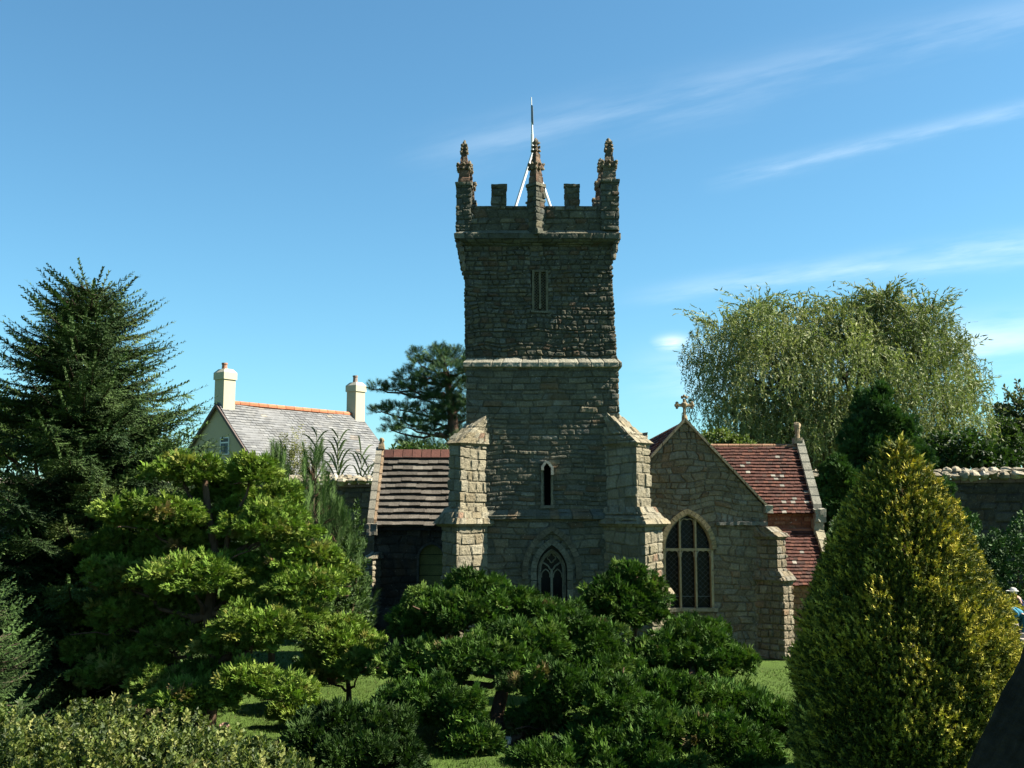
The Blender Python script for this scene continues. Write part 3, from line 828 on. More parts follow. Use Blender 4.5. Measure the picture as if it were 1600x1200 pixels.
# aisle corner buttress
zb1 = Z(905, YG)
diag_buttress(gxr-.06, YG+.05, 1, -1, [(.30, .09, 0, zb1, .24, .085, .09, .03), (.24, .085, zb1, Z(838, YG), .10, .085, .10, .02)], PAL_AISLE, 161, M_STONE, amp=.022, ch=.075, sw=.1)
# aisle roof
g = Geo(); yr = 15.5
tile_roof(g, (gx, YG+.05, za+.005), (gx, yr, za+.005), (gxl, YG+.05, ze), (gxl, yr, ze), 20, .085, .012, PAL_TILE, 8)
tile_roof(g, (gx, YG+.05, za+.005), (gx, yr, za+.005), (gxr+.02, YG+.05, ze), (gxr+.02, yr, ze), 20, .085, .012, PAL_TILE, 9)
g.build('aisle_roof', M_TILE, church)

# ------------------------------------------------------------------ right-hand transept: steep upper roof, lean-to below
Yr, Ye = 13.2, 12.5
RX0, RX1 = X(1100, Yr), X(1247, Yr)
zr, ze2 = Z(697, Yr), Z(802, Ye)
g = Geo()
def tp(x, t, o=0): return np.array([x, Yr+(Ye-Yr)*t, zr+(ze2-zr)*t+o])
tile_roof(g, tp(RX0-.6, 0), tp(RX1, 0), tp(RX0-.6, 1), tp(RX1, 1), 21, .052, .016, PAL_TILE, 21, lich=.045, wav=.004)
tile_roof(g, np.array([RX0-.6, Yr, zr]), np.array([RX1, Yr, zr]), np.array([RX0-.6, Yr+.7, ze2]), np.array([RX1, Yr+.7, ze2]), 21, .12, .010, PAL_TILE, 22)
ro = g.build('transept_roof', M_TILE, church)
g = Geo()
for k in range(9):
    xa = RX0-.1+(RX1-RX0+.1)*k/9; xb = RX0-.1+(RX1-RX0+.1)*(k+1)/9-.006
    g.tube([(xa, Yr, zr+.0), (xb, Yr, zr+.0)], .026, 8, np.array((.30, .17, .10))*(.8+.5*hash01(k, 3)))
g.build('ridge_tile', M_TILE, ro)
g = Geo()
YS = Ye+.06; zl1, zl0 = Z(828, 12.52), Z(914, 11.95)
zs = np.arange(zl1-.1, ze2+.02, .012)
panel(g, zs, zs*0+X(1195, YS), zs*0+RX1+.02, lambda u, z, h: np.stack([u, YS-h, z], -1), ch=.06, sw=.12, seed=171, pal=[((.26,.10,.06),3), ((.22,.12,.07),2), ((.3,.18,.11),1)], amp=.01)
YL = 11.97
zs = np.arange(0, zl0+.05, .011)
panel(g, zs, zs*0+gxr, zs*0+X(1301, YL), lambda u, z, h: np.stack([u, YL-h, z], -1), ch=.085, sw=.12, seed=172, irr=1.0, pal=PAL_WARM, amp=.016)
# gable end facing the sun
zs = np.arange(0, zr, .03)
lo = np.where(zs < ze2, Ye+.05, Ye+.05+(Yr-Ye)*np.clip((zs-ze2)/(zr-ze2), 0, 1)); hi = 2*Yr-lo
panel(g, zs, lo, hi, lambda u, z, h: np.stack([RX1+.03+h, u, z], -1), seg=.03, ch=.09, sw=.13, seed=173, pal=PAL_WARM)
g.build('transept_wall', M_STONE, church)
g = Geo()
for k in range(8):
    t0, t1 = k/8-.01, (k+1)/8-.03
    a, b = tp(RX1, t0, .01), tp(RX1, t1, .01)
    w = .095; hh = .075
    g.hexa([a+(0, -.02, -.10), b+(0, -.02, -.10), b+(w, -.02, -.10), a+(w, -.02, -.10), a+(0, 0, hh), b+(0, 0, hh), b+(w, 0, hh), a+(w, 0, hh)], np.array((.26, .25, .20))*(.8+.4*hash01(k, 9)))
    a, b = a.copy(), b.copy(); a[1] = 2*Yr-a[1]; b[1] = 2*Yr-b[1]
    g.hexa([a+(0, .02, -.10), a+(w, .02, -.10), b+(w, .02, -.10), b+(0, .02, -.10), a+(0, 0, hh), a+(w, 0, hh), b+(w, 0, hh), b+(0, 0, hh)], (.25, .24, .2))
rough_box(g, (RX1-.005, Ye-.08, ze2-.10), (RX1+.115, Ye+.06, ze2+.05), (.30, .28, .22), 5, .012)
g.build('verge_coping', M_TRIM, church)
g = Geo(); fx_ = RX1+.02; zf = zr+.03
rough_box(g, (fx_-.05, Yr-.05, zf), (fx_+.05, Yr+.05, zf+.07), (.34, .28, .19), 2, .008)
g.tube([(fx_, Yr, zf+.06), (fx_, Yr, zf+.12), (fx_, Yr, zf+.20)], [.030, .026, .036], 8, (.36, .27, .17)); g.blob((fx_, Yr, zf+.22), (.042, .042, .045), (.38, .29, .18), seed=4)
g.build('finial', M_TRIM, church)
g = Geo()
def lp(x, t): return np.array([x, 12.52+(11.90-12.52)*t, zl1+(zl0-zl1)*t])
LX1 = X(1270, 12.52)
tile_roof(g, lp(gxr-.02, 0), lp(LX1, 0), lp(gxr-.02, 1), lp(LX1, 1), 16, .045, .014, PAL_TILE, 23, lich=.015, wav=.003)
g.tube([lp(gxr, 0)+(0, 0, .0), lp(LX1, 0)+(0, 0, .0)], .022, 7, (.25, .10, .06))
g.build('lean_to_roof', M_TILE, church)
g = Geo()
for k in range(6):
    a, b = lp(LX1, k/6), lp(LX1, (k+1)/6-.02)
    w = .10
    g.hexa([a+(0, -.02, -.08), b+(0, -.02, -.08), b+(w, -.02, -.08), a+(w, -.02, -.08), a+(.0, 0, .085), b+(0, 0, .085), b+(w, 0, .07), a+(w, 0, .07)], np.array((.34, .30, .20))*(.8+.4*hash01(k, 4)))
rough_box(g, lp(LX1-.01, 0)+(0, -.08, -.05), lp(LX1+.1, 0)+(0, .1, .13), (.32, .28, .2), 8, .012)
rough_box(g, lp(LX1-.01, 1)+(0, -.06, -.07), lp(LX1+.13, 1)+(0, .1, .10), (.4, .37, .28), 9, .012)
g.build('lean_to_coping', M_TRIM, church)

# ------------------------------------------------------------------ left-hand transept with grey tiled roof
LX0, LXt = X(600, Yr), X(735, Yr)
zr3, ze3 = Z(708, Yr), Z(822, Ye)
def tq(x, t, o=0): return np.array([x, Yr+(Ye-.02-Yr)*t, zr3+(ze3-zr3)*t+o])
PAL_G = [((.108,.095,.078),4), ((.12,.107,.088),2.5), ((.09,.08,.066),1.5), ((.125,.055,.038),.6)]
g = Geo()
tile_roof(g, tq(LX0, 0), tq(LXt+.4, 0), tq(LX0, 1), tq(LXt+.4, 1), 12, .115, .036, PAL_G, 31, lich=.022, wav=.004, lift=.005, gap=.01)
tile_roof(g, (LX0, Yr, zr3), (LXt+.4, Yr, zr3), (LX0, Yr+.7, ze3), (LXt+.4, Yr+.7, ze3), 12, .2, .02, PAL_G, 32)
lr = g.build('transept_roof', M_GTILE, church)
lr['label'] = 'thick grey tiled transept roof'
g = Geo()
for k in range(10):
    xa = LX0+(LXt+.1-LX0)*k/10; xb = LX0+(LXt+.1-LX0)*(k+1)/10-.008
    g.hexa([(xa, Yr-.10, zr3-.055), (xb, Yr-.10, zr3-.055), (xb, Yr+.08, zr3-.055), (xa, Yr+.08, zr3-.055), (xa, Yr-.02, zr3+.045), (xb, Yr-.02, zr3+.045), (xb, Yr+.02, zr3+.045), (xa, Yr+.02, zr3+.045)], np.array((.11, .045, .033))*(.65+.6*hash01(k, 8)))
g.build('ridge_tile', M_TILE, lr)
YW = Ye+.05
swx0, swx1 = X(655, YW), X(694, YW); shx = (swx0+swx1)/2; shh = (swx1-swx0)/2
szb, szs, szr = Z(948, YW), Z(872, YW), Z(850, YW)-Z(872, YW)
g = Geo()
wx0, wx1 = X(586, YW), X(735, YW)
zs = np.arange(0, ze3+.04, .012)
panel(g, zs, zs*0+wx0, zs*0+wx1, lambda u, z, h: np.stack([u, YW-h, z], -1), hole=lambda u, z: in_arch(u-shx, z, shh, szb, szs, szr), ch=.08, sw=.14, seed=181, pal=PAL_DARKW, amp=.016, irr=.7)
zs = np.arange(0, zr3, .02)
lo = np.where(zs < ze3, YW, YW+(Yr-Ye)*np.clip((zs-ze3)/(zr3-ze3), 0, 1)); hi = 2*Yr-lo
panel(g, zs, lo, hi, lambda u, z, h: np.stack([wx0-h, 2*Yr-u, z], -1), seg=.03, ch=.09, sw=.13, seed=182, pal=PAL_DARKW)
g.build('transept_wall', M_STONE, church)
g = Geo()
for k in range(8):
    t0, t1 = k/8, (k+1)/8-.02
    a, b = tq(LX0, t0), tq(LX0, t1)
    for (w0, w1, hh, c) in ((-.105, -.034, .075, (.30, .28, .22)), (-.03, .0, .06, (.38, .27, .17))):
        for sg in (0, 1):
            p, q_ = a.copy(), b.copy()
            v = [p+(w0, -.02, -.08), q_+(w0, -.02, -.08), q_+(w1, -.02, -.08), p+(w1, -.02, -.08), p+(w0, 0, hh), q_+(w0, 0, hh), q_+(w1, 0, hh), p+(w1, 0, hh)]
            if sg: v = [np.array([r_[0], 2*Yr-r_[1], r_[2]]) for r_ in v]; v = [v[1], v[0], v[3], v[2], v[5], v[4], v[7], v[6]]
            g.hexa(v, np.array(c)*(.8+.4*hash01(k, 5)))
rough_box(g, tq(LX0-.11, 1)+(0, -.05, -.10), tq(LX0+.01, 1)+(0, .08, .03), (.24, .22, .17), 11, .012)
g.build('verge_coping', M_TRIM, church)
g = Geo(); fx_ = LX0-.04
rough_box(g, (fx_-.04, Yr-.04, zr3+.05), (fx_+.04, Yr+.04, zr3+.13), (.34, .26, .16), 12, .008, taper=.4)
g.blob((fx_, Yr, zr3+.155), .034, (.36, .27, .16), seed=8); g.build('finial', M_TRIM, church)
g = Geo(); string('eaves_board', wx0+.02, wx1, YW-.01, ze3-.03, c=(.05, .045, .04), seed=5)
# shuttered window
g = Geo(); n = 6
for k in range(n):
    z0 = szb+(szs+szr-szb)*k/n
    g.box((swx0-.01, YW+.05, z0), (swx1+.01, YW+.07, szb+(szs+szr-szb)*(k+1)/n-.008), np.array((.27, .25, .085))*(.85+.3*hash01(k, 2)))
g.box((swx0-.02, YW+.072, szb-.02), (swx1+.02, YW+.08, szs+szr+.02), (.03, .03, .02))
sh = g.build('shuttered_window', M_TRIM, church)
g = Geo(); sweep(g, arch_pts(shh+.02, szb, szs, szr+.02), .024, YW-.012, YW+.08, shx, (.13, .12, .10), block=.08); g.build('window_frame', M_TRIM, sh)
diag_buttress(X(590, YW), YW+.03, -1, -1.6, [(.22, .07, 0, Z(957, YW), .17, .06, .03, .02), (.15, .055, Z(957, YW), Z(872, YW), .02, .055, .07, .01)], PAL_BUTT, 191, M_ASHLAR, amp=.02, ch=.07, sw=.09)
g = Geo()
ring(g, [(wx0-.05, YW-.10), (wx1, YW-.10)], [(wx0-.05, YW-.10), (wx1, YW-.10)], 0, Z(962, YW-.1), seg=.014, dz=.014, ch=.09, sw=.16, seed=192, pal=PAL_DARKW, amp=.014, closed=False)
ring(g, [(wx0-.05, YW-.10), (wx1, YW-.10)], [(wx0-.05, YW-.01), (wx1, YW-.01)], Z(962, YW-.1), Z(950, YW), seg=.014, dz=.014, ch=.5, sw=.16, seed=193, pal=PAL_DARKW, amp=.012, closed=False)
rough_box(g, (wx0-.06, YW-.09, 0), (wx0-.045, YW+.1, Z(955, YW)), (.1, .09, .075), 3, .004)
g.build('plinth', M_STONE, church)
# ------------------------------------------------------------------ vegetation
def norm(a): return a/(np.linalg.norm(a, axis=-1, keepdims=True)+1e-9)
def frames(d, up, roll=None, rg=RNG):
    """columns: x side, y growth direction, z upper face"""
    y = norm(d); x = norm(np.cross(y, up+1e-4)); z = np.cross(x, y)
    if roll is not None:
        a = rg.normal(0, roll, len(y))[:, None]
        x, z = x*np.cos(a)+z*np.sin(a), -x*np.sin(a)+z*np.cos(a)
    return np.stack([x, y, z], -1)
def sphere_dirs(n, rg, zmin=-1.0):
    z = rg.uniform(zmin, 1, n); a = rg.uniform(0, 2*PI, n); r = np.sqrt(1-z*z)
    return np.stack([r*np.cos(a), r*np.sin(a), z], 1)
def colours(n, pal, rg, var=.25):
    c = pick(rg.random(n), pal)
    return c*(1+var*(rg.random((n, 1))*2-1))

def fan(nf=5, spread=58, curl=.25, w=.145):
    """a flat, cupped cypress spray: blunt fingers fanning out from one point"""
    v = []; f = []
    for i in range(nf):
        a = R(-spread+2*spread*i/(nf-1)); L = 1-.30*abs(a)/R(spread)+.10*((i*37) % 5-2)/2
        def p(r, o): return (r*math.sin(a)+o*math.cos(a), r*math.cos(a)-o*math.sin(a), curl*r*(1-.9*r)+(.10 if i % 2 else -.06)*r)
        k = len(v)
        v += [p(0.0, 0), p(.62*L, -w), p(L, 0), p(.66*L, w)]
        f += [(k, k+1, k+2), (k, k+2, k+3)]
    return np.array(v), np.array(f)
def brush(n=26, nl=.16, w=.022, ang=50, top=.2, seed=1, taper=.4):
    """a needled twig of unit length along y"""
    rg = np.random.default_rng(seed); v = []; f = []
    v += [(-.012, 0, 0), (.012, 0, 0), (0, 1, 0)]; f.append((0, 1, 2))
    for i in range(n):
        t = .04+.95*i/n; a = i*2.4+rg.random()*.6; l = nl*(1-taper*t)*(.8+.4*rg.random())
        e = R(ang)*(1-.45*t)
        d = np.array([math.cos(a)*math.sin(e), math.cos(e), math.sin(a)*math.sin(e)+top*.3])
        s = np.cross(d, (.3, .1, .9)); s /= np.linalg.norm(s)
        b = np.array([0, t, 0]); k = len(v)
        v += [tuple(b-s*w), tuple(b+s*w), tuple(b+d*l)]; f.append((k, k+1, k+2))
    return np.array(v), np.array(f)
def leafy(n=8, ll=.32, lw=.15, seed=2, spread=55):
    """a short stem of oval leaves, unit length along y"""
    rg = np.random.default_rng(seed); v = []; f = []
    for i in range(n):
        t = .1+.85*i/n; a = i*2.4+rg.random()*.8; e = R(spread)*(1.25-.7*t)
        d = np.array([math.cos(a)*math.sin(e), math.cos(e), math.sin(a)*math.sin(e)])
        s = np.cross(d, (math.sin(a), .25, -math.cos(a))); s /= np.linalg.norm(s)
        s = np.cross(d, np.cross((0, 1, 0), d)); s = np.cross(d, s) if i % 2 else s
        s = np.cross(d, rg.normal(size=3)); s /= np.linalg.norm(s)+1e-9
        b = np.array([0, t*.8, 0]); k = len(v); nn = np.cross(d, s)*.12*ll
        v += [tuple(b), tuple(b+d*ll*.5-s*lw+nn), tuple(b+d*ll), tuple(b+d*ll*.5+s*lw+nn)]
        f += [(k, k+1, k+2), (k, k+2, k+3)]
    return np.array(v), np.array(f)

FANS = [fan(6, 60, .35, .12), fan(4, 48, .2, .17), fan(6, 76, .5, .115)]

def clump_sprays(g, c, rad, pal, rg, size=.036, dens=1.0, up=.3, zmin=-.3, lump=None, per=None, flat=0.):
    """a foliage pad: a heap of rounded lumps, each one shingled with small fan sprays"""
    c = np.asarray(c); rad = np.asarray(rad); mr = rad.mean()
    rl0 = lump or np.clip(mr*.25, .042, .08)
    area = 4*PI*(((rad[0]*rad[1])**1.6+(rad[0]*rad[2])**1.6+(rad[1]*rad[2])**1.6)/3)**(1/1.6)
    nl = int(np.clip(area*.75/(rl0**2*3.2), 6, 70))
    D = sphere_dirs(nl, rg, zmin)
    k = .45+.55*rg.random(nl)
    C = c+D*rad*k[:, None]
    ni = max(2, nl//5); Di = sphere_dirs(ni, rg, -.8); C = np.vstack([C, c+Di*rad*(.2+.35*rg.random((ni, 1)))]); D = np.vstack([D, Di])
    O = norm(D/rad*mr+np.array([0, 0, up]))
    rl = rl0*(.65+.75*rg.random(len(C)))
    ns = (dens*4*PI*rl**2*.75/(size**2*.50)).astype(int)+6
    idx = np.repeat(np.arange(len(C)), ns); n = len(idx)
    dd = norm(sphere_dirs(n, rg)+O[idx]*.45)
    P = C[idx]+dd*np.array([1.1+.35*flat, 1.1+.35*flat, .72-.30*flat])*rl[idx][:, None]*(.70+.35*rg.random((n, 1))**.5)
    P = P+O[idx]*((dd*O[idx]).sum(1).clip(0, 1)*rl[idx]*.55)[:, None]
    tang = np.cross(dd, rg.normal(0, 1, (n, 3)))
    gd = norm((dd*.55+norm(tang)*.62+O[idx]*.25)*np.array([1, 1, 1-.55*flat])+np.array([0, 0, .18]))
    tc = colours(len(C), pal, rg, .22)
    col = (.65*tc[idx]+.35*colours(n, pal, rg, .2))*(.72+.56*rg.random((n, 1)))
    S = size*(.65+.7*rg.random(n))
    M = frames(gd, dd*(1-.5*flat)+np.array([0, 0, .8*flat])+rg.normal(0, .3, (n, 3)), .4, rg)*S[:, None, None]
    w = rg.integers(0, len(FANS), n)
    for i, (tv, tf) in enumerate(FANS):
        q = w == i
        g.inst(tv, tf, M[q], P[q], col[q])
    # longer shoots standing out of each lump
    per = 13; idx = np.repeat(np.arange(len(C)), per); n = len(idx)
    gd = norm((O[idx]+rg.normal(0, .55, (n, 3)))*np.array([1, 1, 1-.5*flat])+np.array([0, 0, .25]))
    P = C[idx]+gd*rl[idx][:, None]*(1.0+.45*rg.random((n, 1)))
    M = frames(gd, rg.normal(0, 1, (n, 3)), .4, rg)*(size*(.9+1.3*rg.random(n)**2))[:, None, None]*np.array([.7, 1, 1])[None, None, :]
    col = tc[idx]*(.9+.4*rg.random((n, 1)))
    for i, (tv, tf) in enumerate(FANS):
        g.inst(tv, tf, M[i::3], P[i::3], col[i::3])
def limb(g, a, b, r0, r1, rg, sag=.1, n=7, col=(.16, .10, .065)):
    a = np.asarray(a); b = np.asarray(b); t = np.linspace(0, 1, n)[:, None]
    L = np.linalg.norm(b-a)
    p = a+(b-a)*t
    p[:, 2] += (np.sin(t[:, 0]*PI)*sag*L)
    p[1:-1] += rg.normal(0, .03*L, (n-2, 3))
    g.tube(p, np.linspace(r0, r1, n), 7, np.array(col)*(.8+.4*rg.random()))

PAL_GOLD = [((.14,.23,.030),4), ((.20,.27,.045),3), ((.10,.165,.024),2.5), ((.27,.27,.065),.9), ((.24,.17,.07),.12)]
PAL_HIN = [((.045,.100,.014),4), ((.070,.138,.019),3), ((.029,.066,.011),2.5), ((.115,.18,.033),1), ((.13,.10,.04),.15)]
PAL_HIND = [((.030,.062,.012),4), ((.022,.048,.011),3), ((.045,.085,.016),1.2)]  # darkened greens: the low bush's shade is painted into these colours
PAL_SPR = [((.040,.075,.020),4), ((.062,.105,.028),2.5), ((.026,.052,.017),2), ((.10,.14,.04),.9)]
PAL_YEW = [((.31,.275,.030),3), ((.38,.345,.045),2.4), ((.15,.17,.022),3), ((.060,.085,.017),3), ((.50,.44,.08),1.0), ((.18,.11,.03),.3)]
PAL_EUO = [((.12,.155,.030),3), ((.175,.195,.046),2), ((.075,.108,.022),3), ((.26,.26,.085),.6), ((.045,.07,.017),2.4)]
PAL_WIL = [((.20,.24,.085),4), ((.27,.29,.12),3), ((.13,.17,.06),3), ((.36,.37,.18),1)]
PAL_PINE = [((.045,.095,.036),4), ((.065,.125,.042),3), ((.085,.15,.05),1.2), ((.032,.066,.03),2)]
PAL_YPINE = [((.085,.155,.040),4), ((.11,.185,.05),3), ((.06,.115,.03),2)]
PAL_BUSH = [((.045,.085,.018),4), ((.065,.11,.025),2.5), ((.032,.062,.016),2), ((.09,.14,.035),.8)]
PAL_DKCON = [((.042,.095,.024),4), ((.062,.125,.030),2.5), ((.028,.065,.020),2)]

def pad_tree(name, label, cat, base, clumps, pal, seed, trunk_pts, r0, size=.034, group=None, yw=.75, dens=1.0, fork=None, per=13, flat=.35):
    """cypress with separate foliage pads; clumps = (px, py, half width px, half height px, depth)"""
    rg = np.random.default_rng(seed)
    root = empty(name, base, label, cat, group)
    g = Geo(); tg = Geo()
    tp = np.array(trunk_pts, float)
    tg.tube(tp, np.linspace(r0, r0*.4, len(tp)), 9, (.15, .095, .06))
    for (px, py, rx, rz, Y) in clumps:
        c = at(px, py, Y); s = Y/FPX
        rad = np.array([rx*s*.92, max(rx*s*yw*.92, .08), rz*s*.72])
        clump_sprays(g, c, rad, pal, rg, size, dens, flat=flat)
        k = np.argmin(np.linalg.norm(tp-(c-np.array([0, 0, .25*abs(c[2]-base[2])])), axis=1)[:-1])
        limb(tg, tp[k], c-np.array([0, 0, rad[2]*.3]), r0*.45, r0*.12, rg, -.08)
        for j in range(3):
            d = rg.normal(0, 1, 3)*rad*.6; limb(tg, c-np.array([0, 0, rad[2]*.4]), c+d, r0*.14, .004, rg, 0, 5)
    tg.build('trunk', M_BARK, root, True)
    g.build('crown', M_LEAF, root)
    return root

# golden cypress, left of the church
b = ground(335, 1125)
b[1] = 7.9; b[0] = X(335, 7.9); 
pad_tree('golden_cypress', 'yellow-green cloud-pruned cypress with tiered foliage pads left of the church', 'cypress tree', b, [
    (285, 742, 62, 34, 8.2), (390, 745, 46, 36, 8.1), (235, 815, 85, 44, 8.0), (420, 828, 78, 46, 8.0), (362, 800, 22, 30, 8.2),
    (300, 905, 88, 40, 7.7), (470, 880, 66, 36, 8.0), (478, 925, 62, 36, 7.8), (395, 990, 66, 48, 7.5),
    (440, 968, 62, 30, 7.7), (385, 1068, 48, 38, 7.3), (450, 1085, 42, 24, 7.3), (185, 905, 62, 34, 8.1), (190, 970, 60, 40, 8.1),
    (270, 1010, 60, 34, 8.0), (330, 835, 60, 40, 8.3), (345, 770, 50, 34, 8.4), (300, 860, 70, 34, 8.2), (380, 900, 60, 34, 8.0), (400, 940, 50, 30, 7.9), (250, 950, 70, 36, 8.2), (360, 1010, 60, 34, 7.8), (180, 860, 60, 34, 8.4), (300, 1095, 66, 30, 7.4), (200, 1050, 70, 40, 8.2), (255, 1080, 66, 34, 7.7), (160, 1020, 60, 40, 8.5), (215, 1000, 60, 36, 8.4), (330, 960, 66, 34, 8.2), (500, 900, 48, 34, 8.1), (150, 960, 56, 36, 8.6), (330, 1060, 50, 30, 7.9), (440, 780, 30, 26, 8.3)],
    PAL_GOLD, 3, flat=1.0, r0=.055, trunk_pts=[b+(0, 0, -.02), at(338, 1040, 7.9), at(325, 960, 7.9), at(340, 880, 8.0), at(325, 800, 8.1), at(320, 750, 8.1)])
b = ground(545, 1112)
pad_tree('golden_cypress', 'small low yellow-green cypress between the tiered golden cypress and the dark cypress', 'cypress shrub', b, [
    (535, 1015, 58, 32, b[1]), (560, 1045, 42, 30, b[1]-.2), (505, 1050, 45, 26, b[1]), (540, 985, 36, 20, b[1]+.2), (470, 1120, 40, 22, b[1]-.6)],
    PAL_GOLD, 5, flat=.9, r0=.028, yw=.9, trunk_pts=[b, at(545, 1080, b[1]), at(540, 1030, b[1])])
# dark cypress spreading across the front of the tower
b = ground(782, 1165)
pad_tree('dark_cypress', 'wide dark green cypress with lumpy foliage spreading in front of the church tower', 'cypress tree', b, [
    (745, 918, 42, 26, 8.3), (700, 962, 80, 40, 8.1), (792, 945, 50, 28, 8.2), (660, 985, 44, 28, 8.1), (860, 968, 56, 32, 8.2),
    (900, 1005, 80, 42, 8.0), (820, 1010, 76, 40, 7.8), (745, 1035, 86, 44, 7.6), (660, 1045, 66, 40, 7.7), (930, 1050, 66, 34, 7.8),
    (870, 1080, 76, 42, 7.3), (690, 1105, 74, 44, 7.2), (640, 1110, 60, 40, 7.3), (960, 1105, 74, 42, 7.1), (850, 1130, 50, 26, 7.3), (735, 1160, 46, 26, 7.0)],
    PAL_HIN, 8, [b+(0, 0, -.02), at(775, 1120, 7.5), at(790, 1060, 7.7), at(800, 1010, 7.9), at(770, 950, 8.1)], .06, size=.034)
b = ground(1080, 1150)
pad_tree('dark_cypress', 'dark green cypress spreading low in front of the traceried aisle window', 'cypress tree', b, [
    (1085, 1005, 74, 32, 8.3), (1040, 1035, 64, 40, 8.1), (1125, 1042, 62, 34, 8.1), (1040, 1090, 70, 40, 7.4), (1110, 1100, 70, 40, 7.5),
    (1172, 1108, 42, 22, 7.5), (1190, 1135, 62, 36, 7.3), (1238, 1132, 52, 28, 7.3), (1020, 1150, 80, 44, 6.9), (1120, 1160, 80, 44, 6.9), (940, 1165, 66, 40, 6.9), (1000, 1195, 90, 36, 6.7), (1160, 1195, 60, 30, 6.8), (860, 1190, 70, 26, 6.8)],
    PAL_HIN, 9, [b+(0, 0, -.02), at(1075, 1110, 7.6), at(1080, 1060, 7.9), at(1085, 1020, 8.1)], .05, size=.034)
b = ground(985, 1072)
pad_tree('dark_cypress', 'upright dark green cypress with a bare forked stem beside the right tower buttress', 'cypress tree', b, [
    (985, 905, 34, 24, 8.9), (955, 935, 44, 32, 8.8), (1000, 935, 44, 36, 8.9), (970, 962, 52, 28, 8.8), (1008, 962, 34, 26, 8.9)],
    PAL_HIN, 10, [b, at(988, 1020, 8.85), at(993, 980, 8.85), at(985, 930, 8.9)], .032, size=.034, yw=.9)
# low bush at the bottom between the two, shade put into its leaf colour
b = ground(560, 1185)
pad_tree('dark_cypress', 'low dark cypress, its shade painted into the leaf colour, at the bottom beside the variegated shrub', 'cypress shrub', b, [
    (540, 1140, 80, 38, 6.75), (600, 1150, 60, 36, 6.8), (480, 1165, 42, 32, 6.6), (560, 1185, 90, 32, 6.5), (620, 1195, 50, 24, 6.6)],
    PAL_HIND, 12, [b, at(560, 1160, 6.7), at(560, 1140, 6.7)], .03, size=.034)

# golden yew cone
def cone_shrub():
    Y = 6.05; s = Y/FPX
    base = np.array([X(1405, Y), Y, 0.])
    root = empty('golden_conifer', base, 'tall cone-shaped conifer with golden-yellow tips on the right', 'conifer')
    rg = np.random.default_rng(21)
    prof = np.array([(696, 2), (712, 14), (730, 32), (760, 58), (800, 86), (850, 113), (900, 136), (950, 155), (1000, 167), (1050, 176), (1150, 181), (1250, 172), (1330, 150)], float)
    zs = np.array([Z(p, Y) for p in prof[:, 0]]); rs = prof[:, 1]*s
    o = np.argsort(zs); zs, rs = zs[o], rs[o]
    zt = zs[-1]
    g = Geo()
    def surf(n, k0, k1):
        z = np.interp(rg.random(n), np.linspace(0, 1, 200), np.linspace(.02, zt, 200)[np.clip((np.interp(np.linspace(0, 1, 200), np.cumsum(np.interp(np.linspace(.02, zt, 200), zs, rs)+.03)/np.sum(np.interp(np.linspace(.02, zt, 200), zs, rs)+.03), np.arange(200))).astype(int), 0, 199)])
        a = rg.uniform(0, 2*PI, n)
        lump = .86+.26*vnoise(np.cos(a)*3.2+5, np.sin(a)*3.2+5, z*4.5)+.12*(vnoise(np.cos(a)*9, np.sin(a)*9+3, z*12)-.5)
        r = np.interp(z, zs, rs)*.865*(k0+(k1-k0)*rg.random(n)**.6)*lump
        P = base+np.stack([r*np.cos(a), r*np.sin(a), z], 1)
        O = np.stack([np.cos(a), np.sin(a), .75+0*a], 1)
        return P, norm(O), z
    tm = [brush(12, .40, .085, 64, .3, i, .3) for i in range(3)]
    for n, k0, k1, sc in ((36000, .82, 1.02, .042), (6000, .45, .85, .07)):
        P, O, z = surf(n, k0, k1)
        d = norm(O+rg.normal(0, .34, (n, 3)))
        rr = np.hypot(P[:, 0]-base[0], P[:, 1]-base[1])/np.interp(z, zs, rs)
        tipness = np.clip((rr-.80)/.14, 0, 1)*(.55+.45*rg.random(n))
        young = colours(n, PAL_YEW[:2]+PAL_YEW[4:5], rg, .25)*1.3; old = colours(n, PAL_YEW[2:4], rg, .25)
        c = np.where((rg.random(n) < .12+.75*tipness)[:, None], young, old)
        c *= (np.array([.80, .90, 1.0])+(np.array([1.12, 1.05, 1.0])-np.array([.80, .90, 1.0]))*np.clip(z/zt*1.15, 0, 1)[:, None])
        S = sc*(.7+.7*rg.random(n))
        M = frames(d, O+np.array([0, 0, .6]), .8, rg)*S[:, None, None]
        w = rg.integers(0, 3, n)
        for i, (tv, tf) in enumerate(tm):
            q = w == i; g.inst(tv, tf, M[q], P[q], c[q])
    # leading shoots on top
    for k in range(34):
        a = rg.uniform(0, 2*PI); zz = zt-.02-.30*rg.random(); r = np.interp(zz, zs, rs)*.8
        d = np.array([math.cos(a)*.45, math.sin(a)*.45, 1]); M = frames(d[None], np.array([[math.cos(a), .3, .2]]))*(.055+.045*rg.random())
        g.inst(*tm[k % 3], M, (base+np.array([r*math.cos(a), r*math.sin(a), zz]))[None], colours(1, PAL_YEW[:2], rg))
    t = Geo(); t.tube([base, base+(0, 0, zt*.5), base+(.01, 0, zt*.92)], [.06, .04, .01], 8, (.15, .09, .06)); t.build('trunk', M_BARK, root, True)
    g.build('crown', M_NEEDLE, root)
cone_shrub()

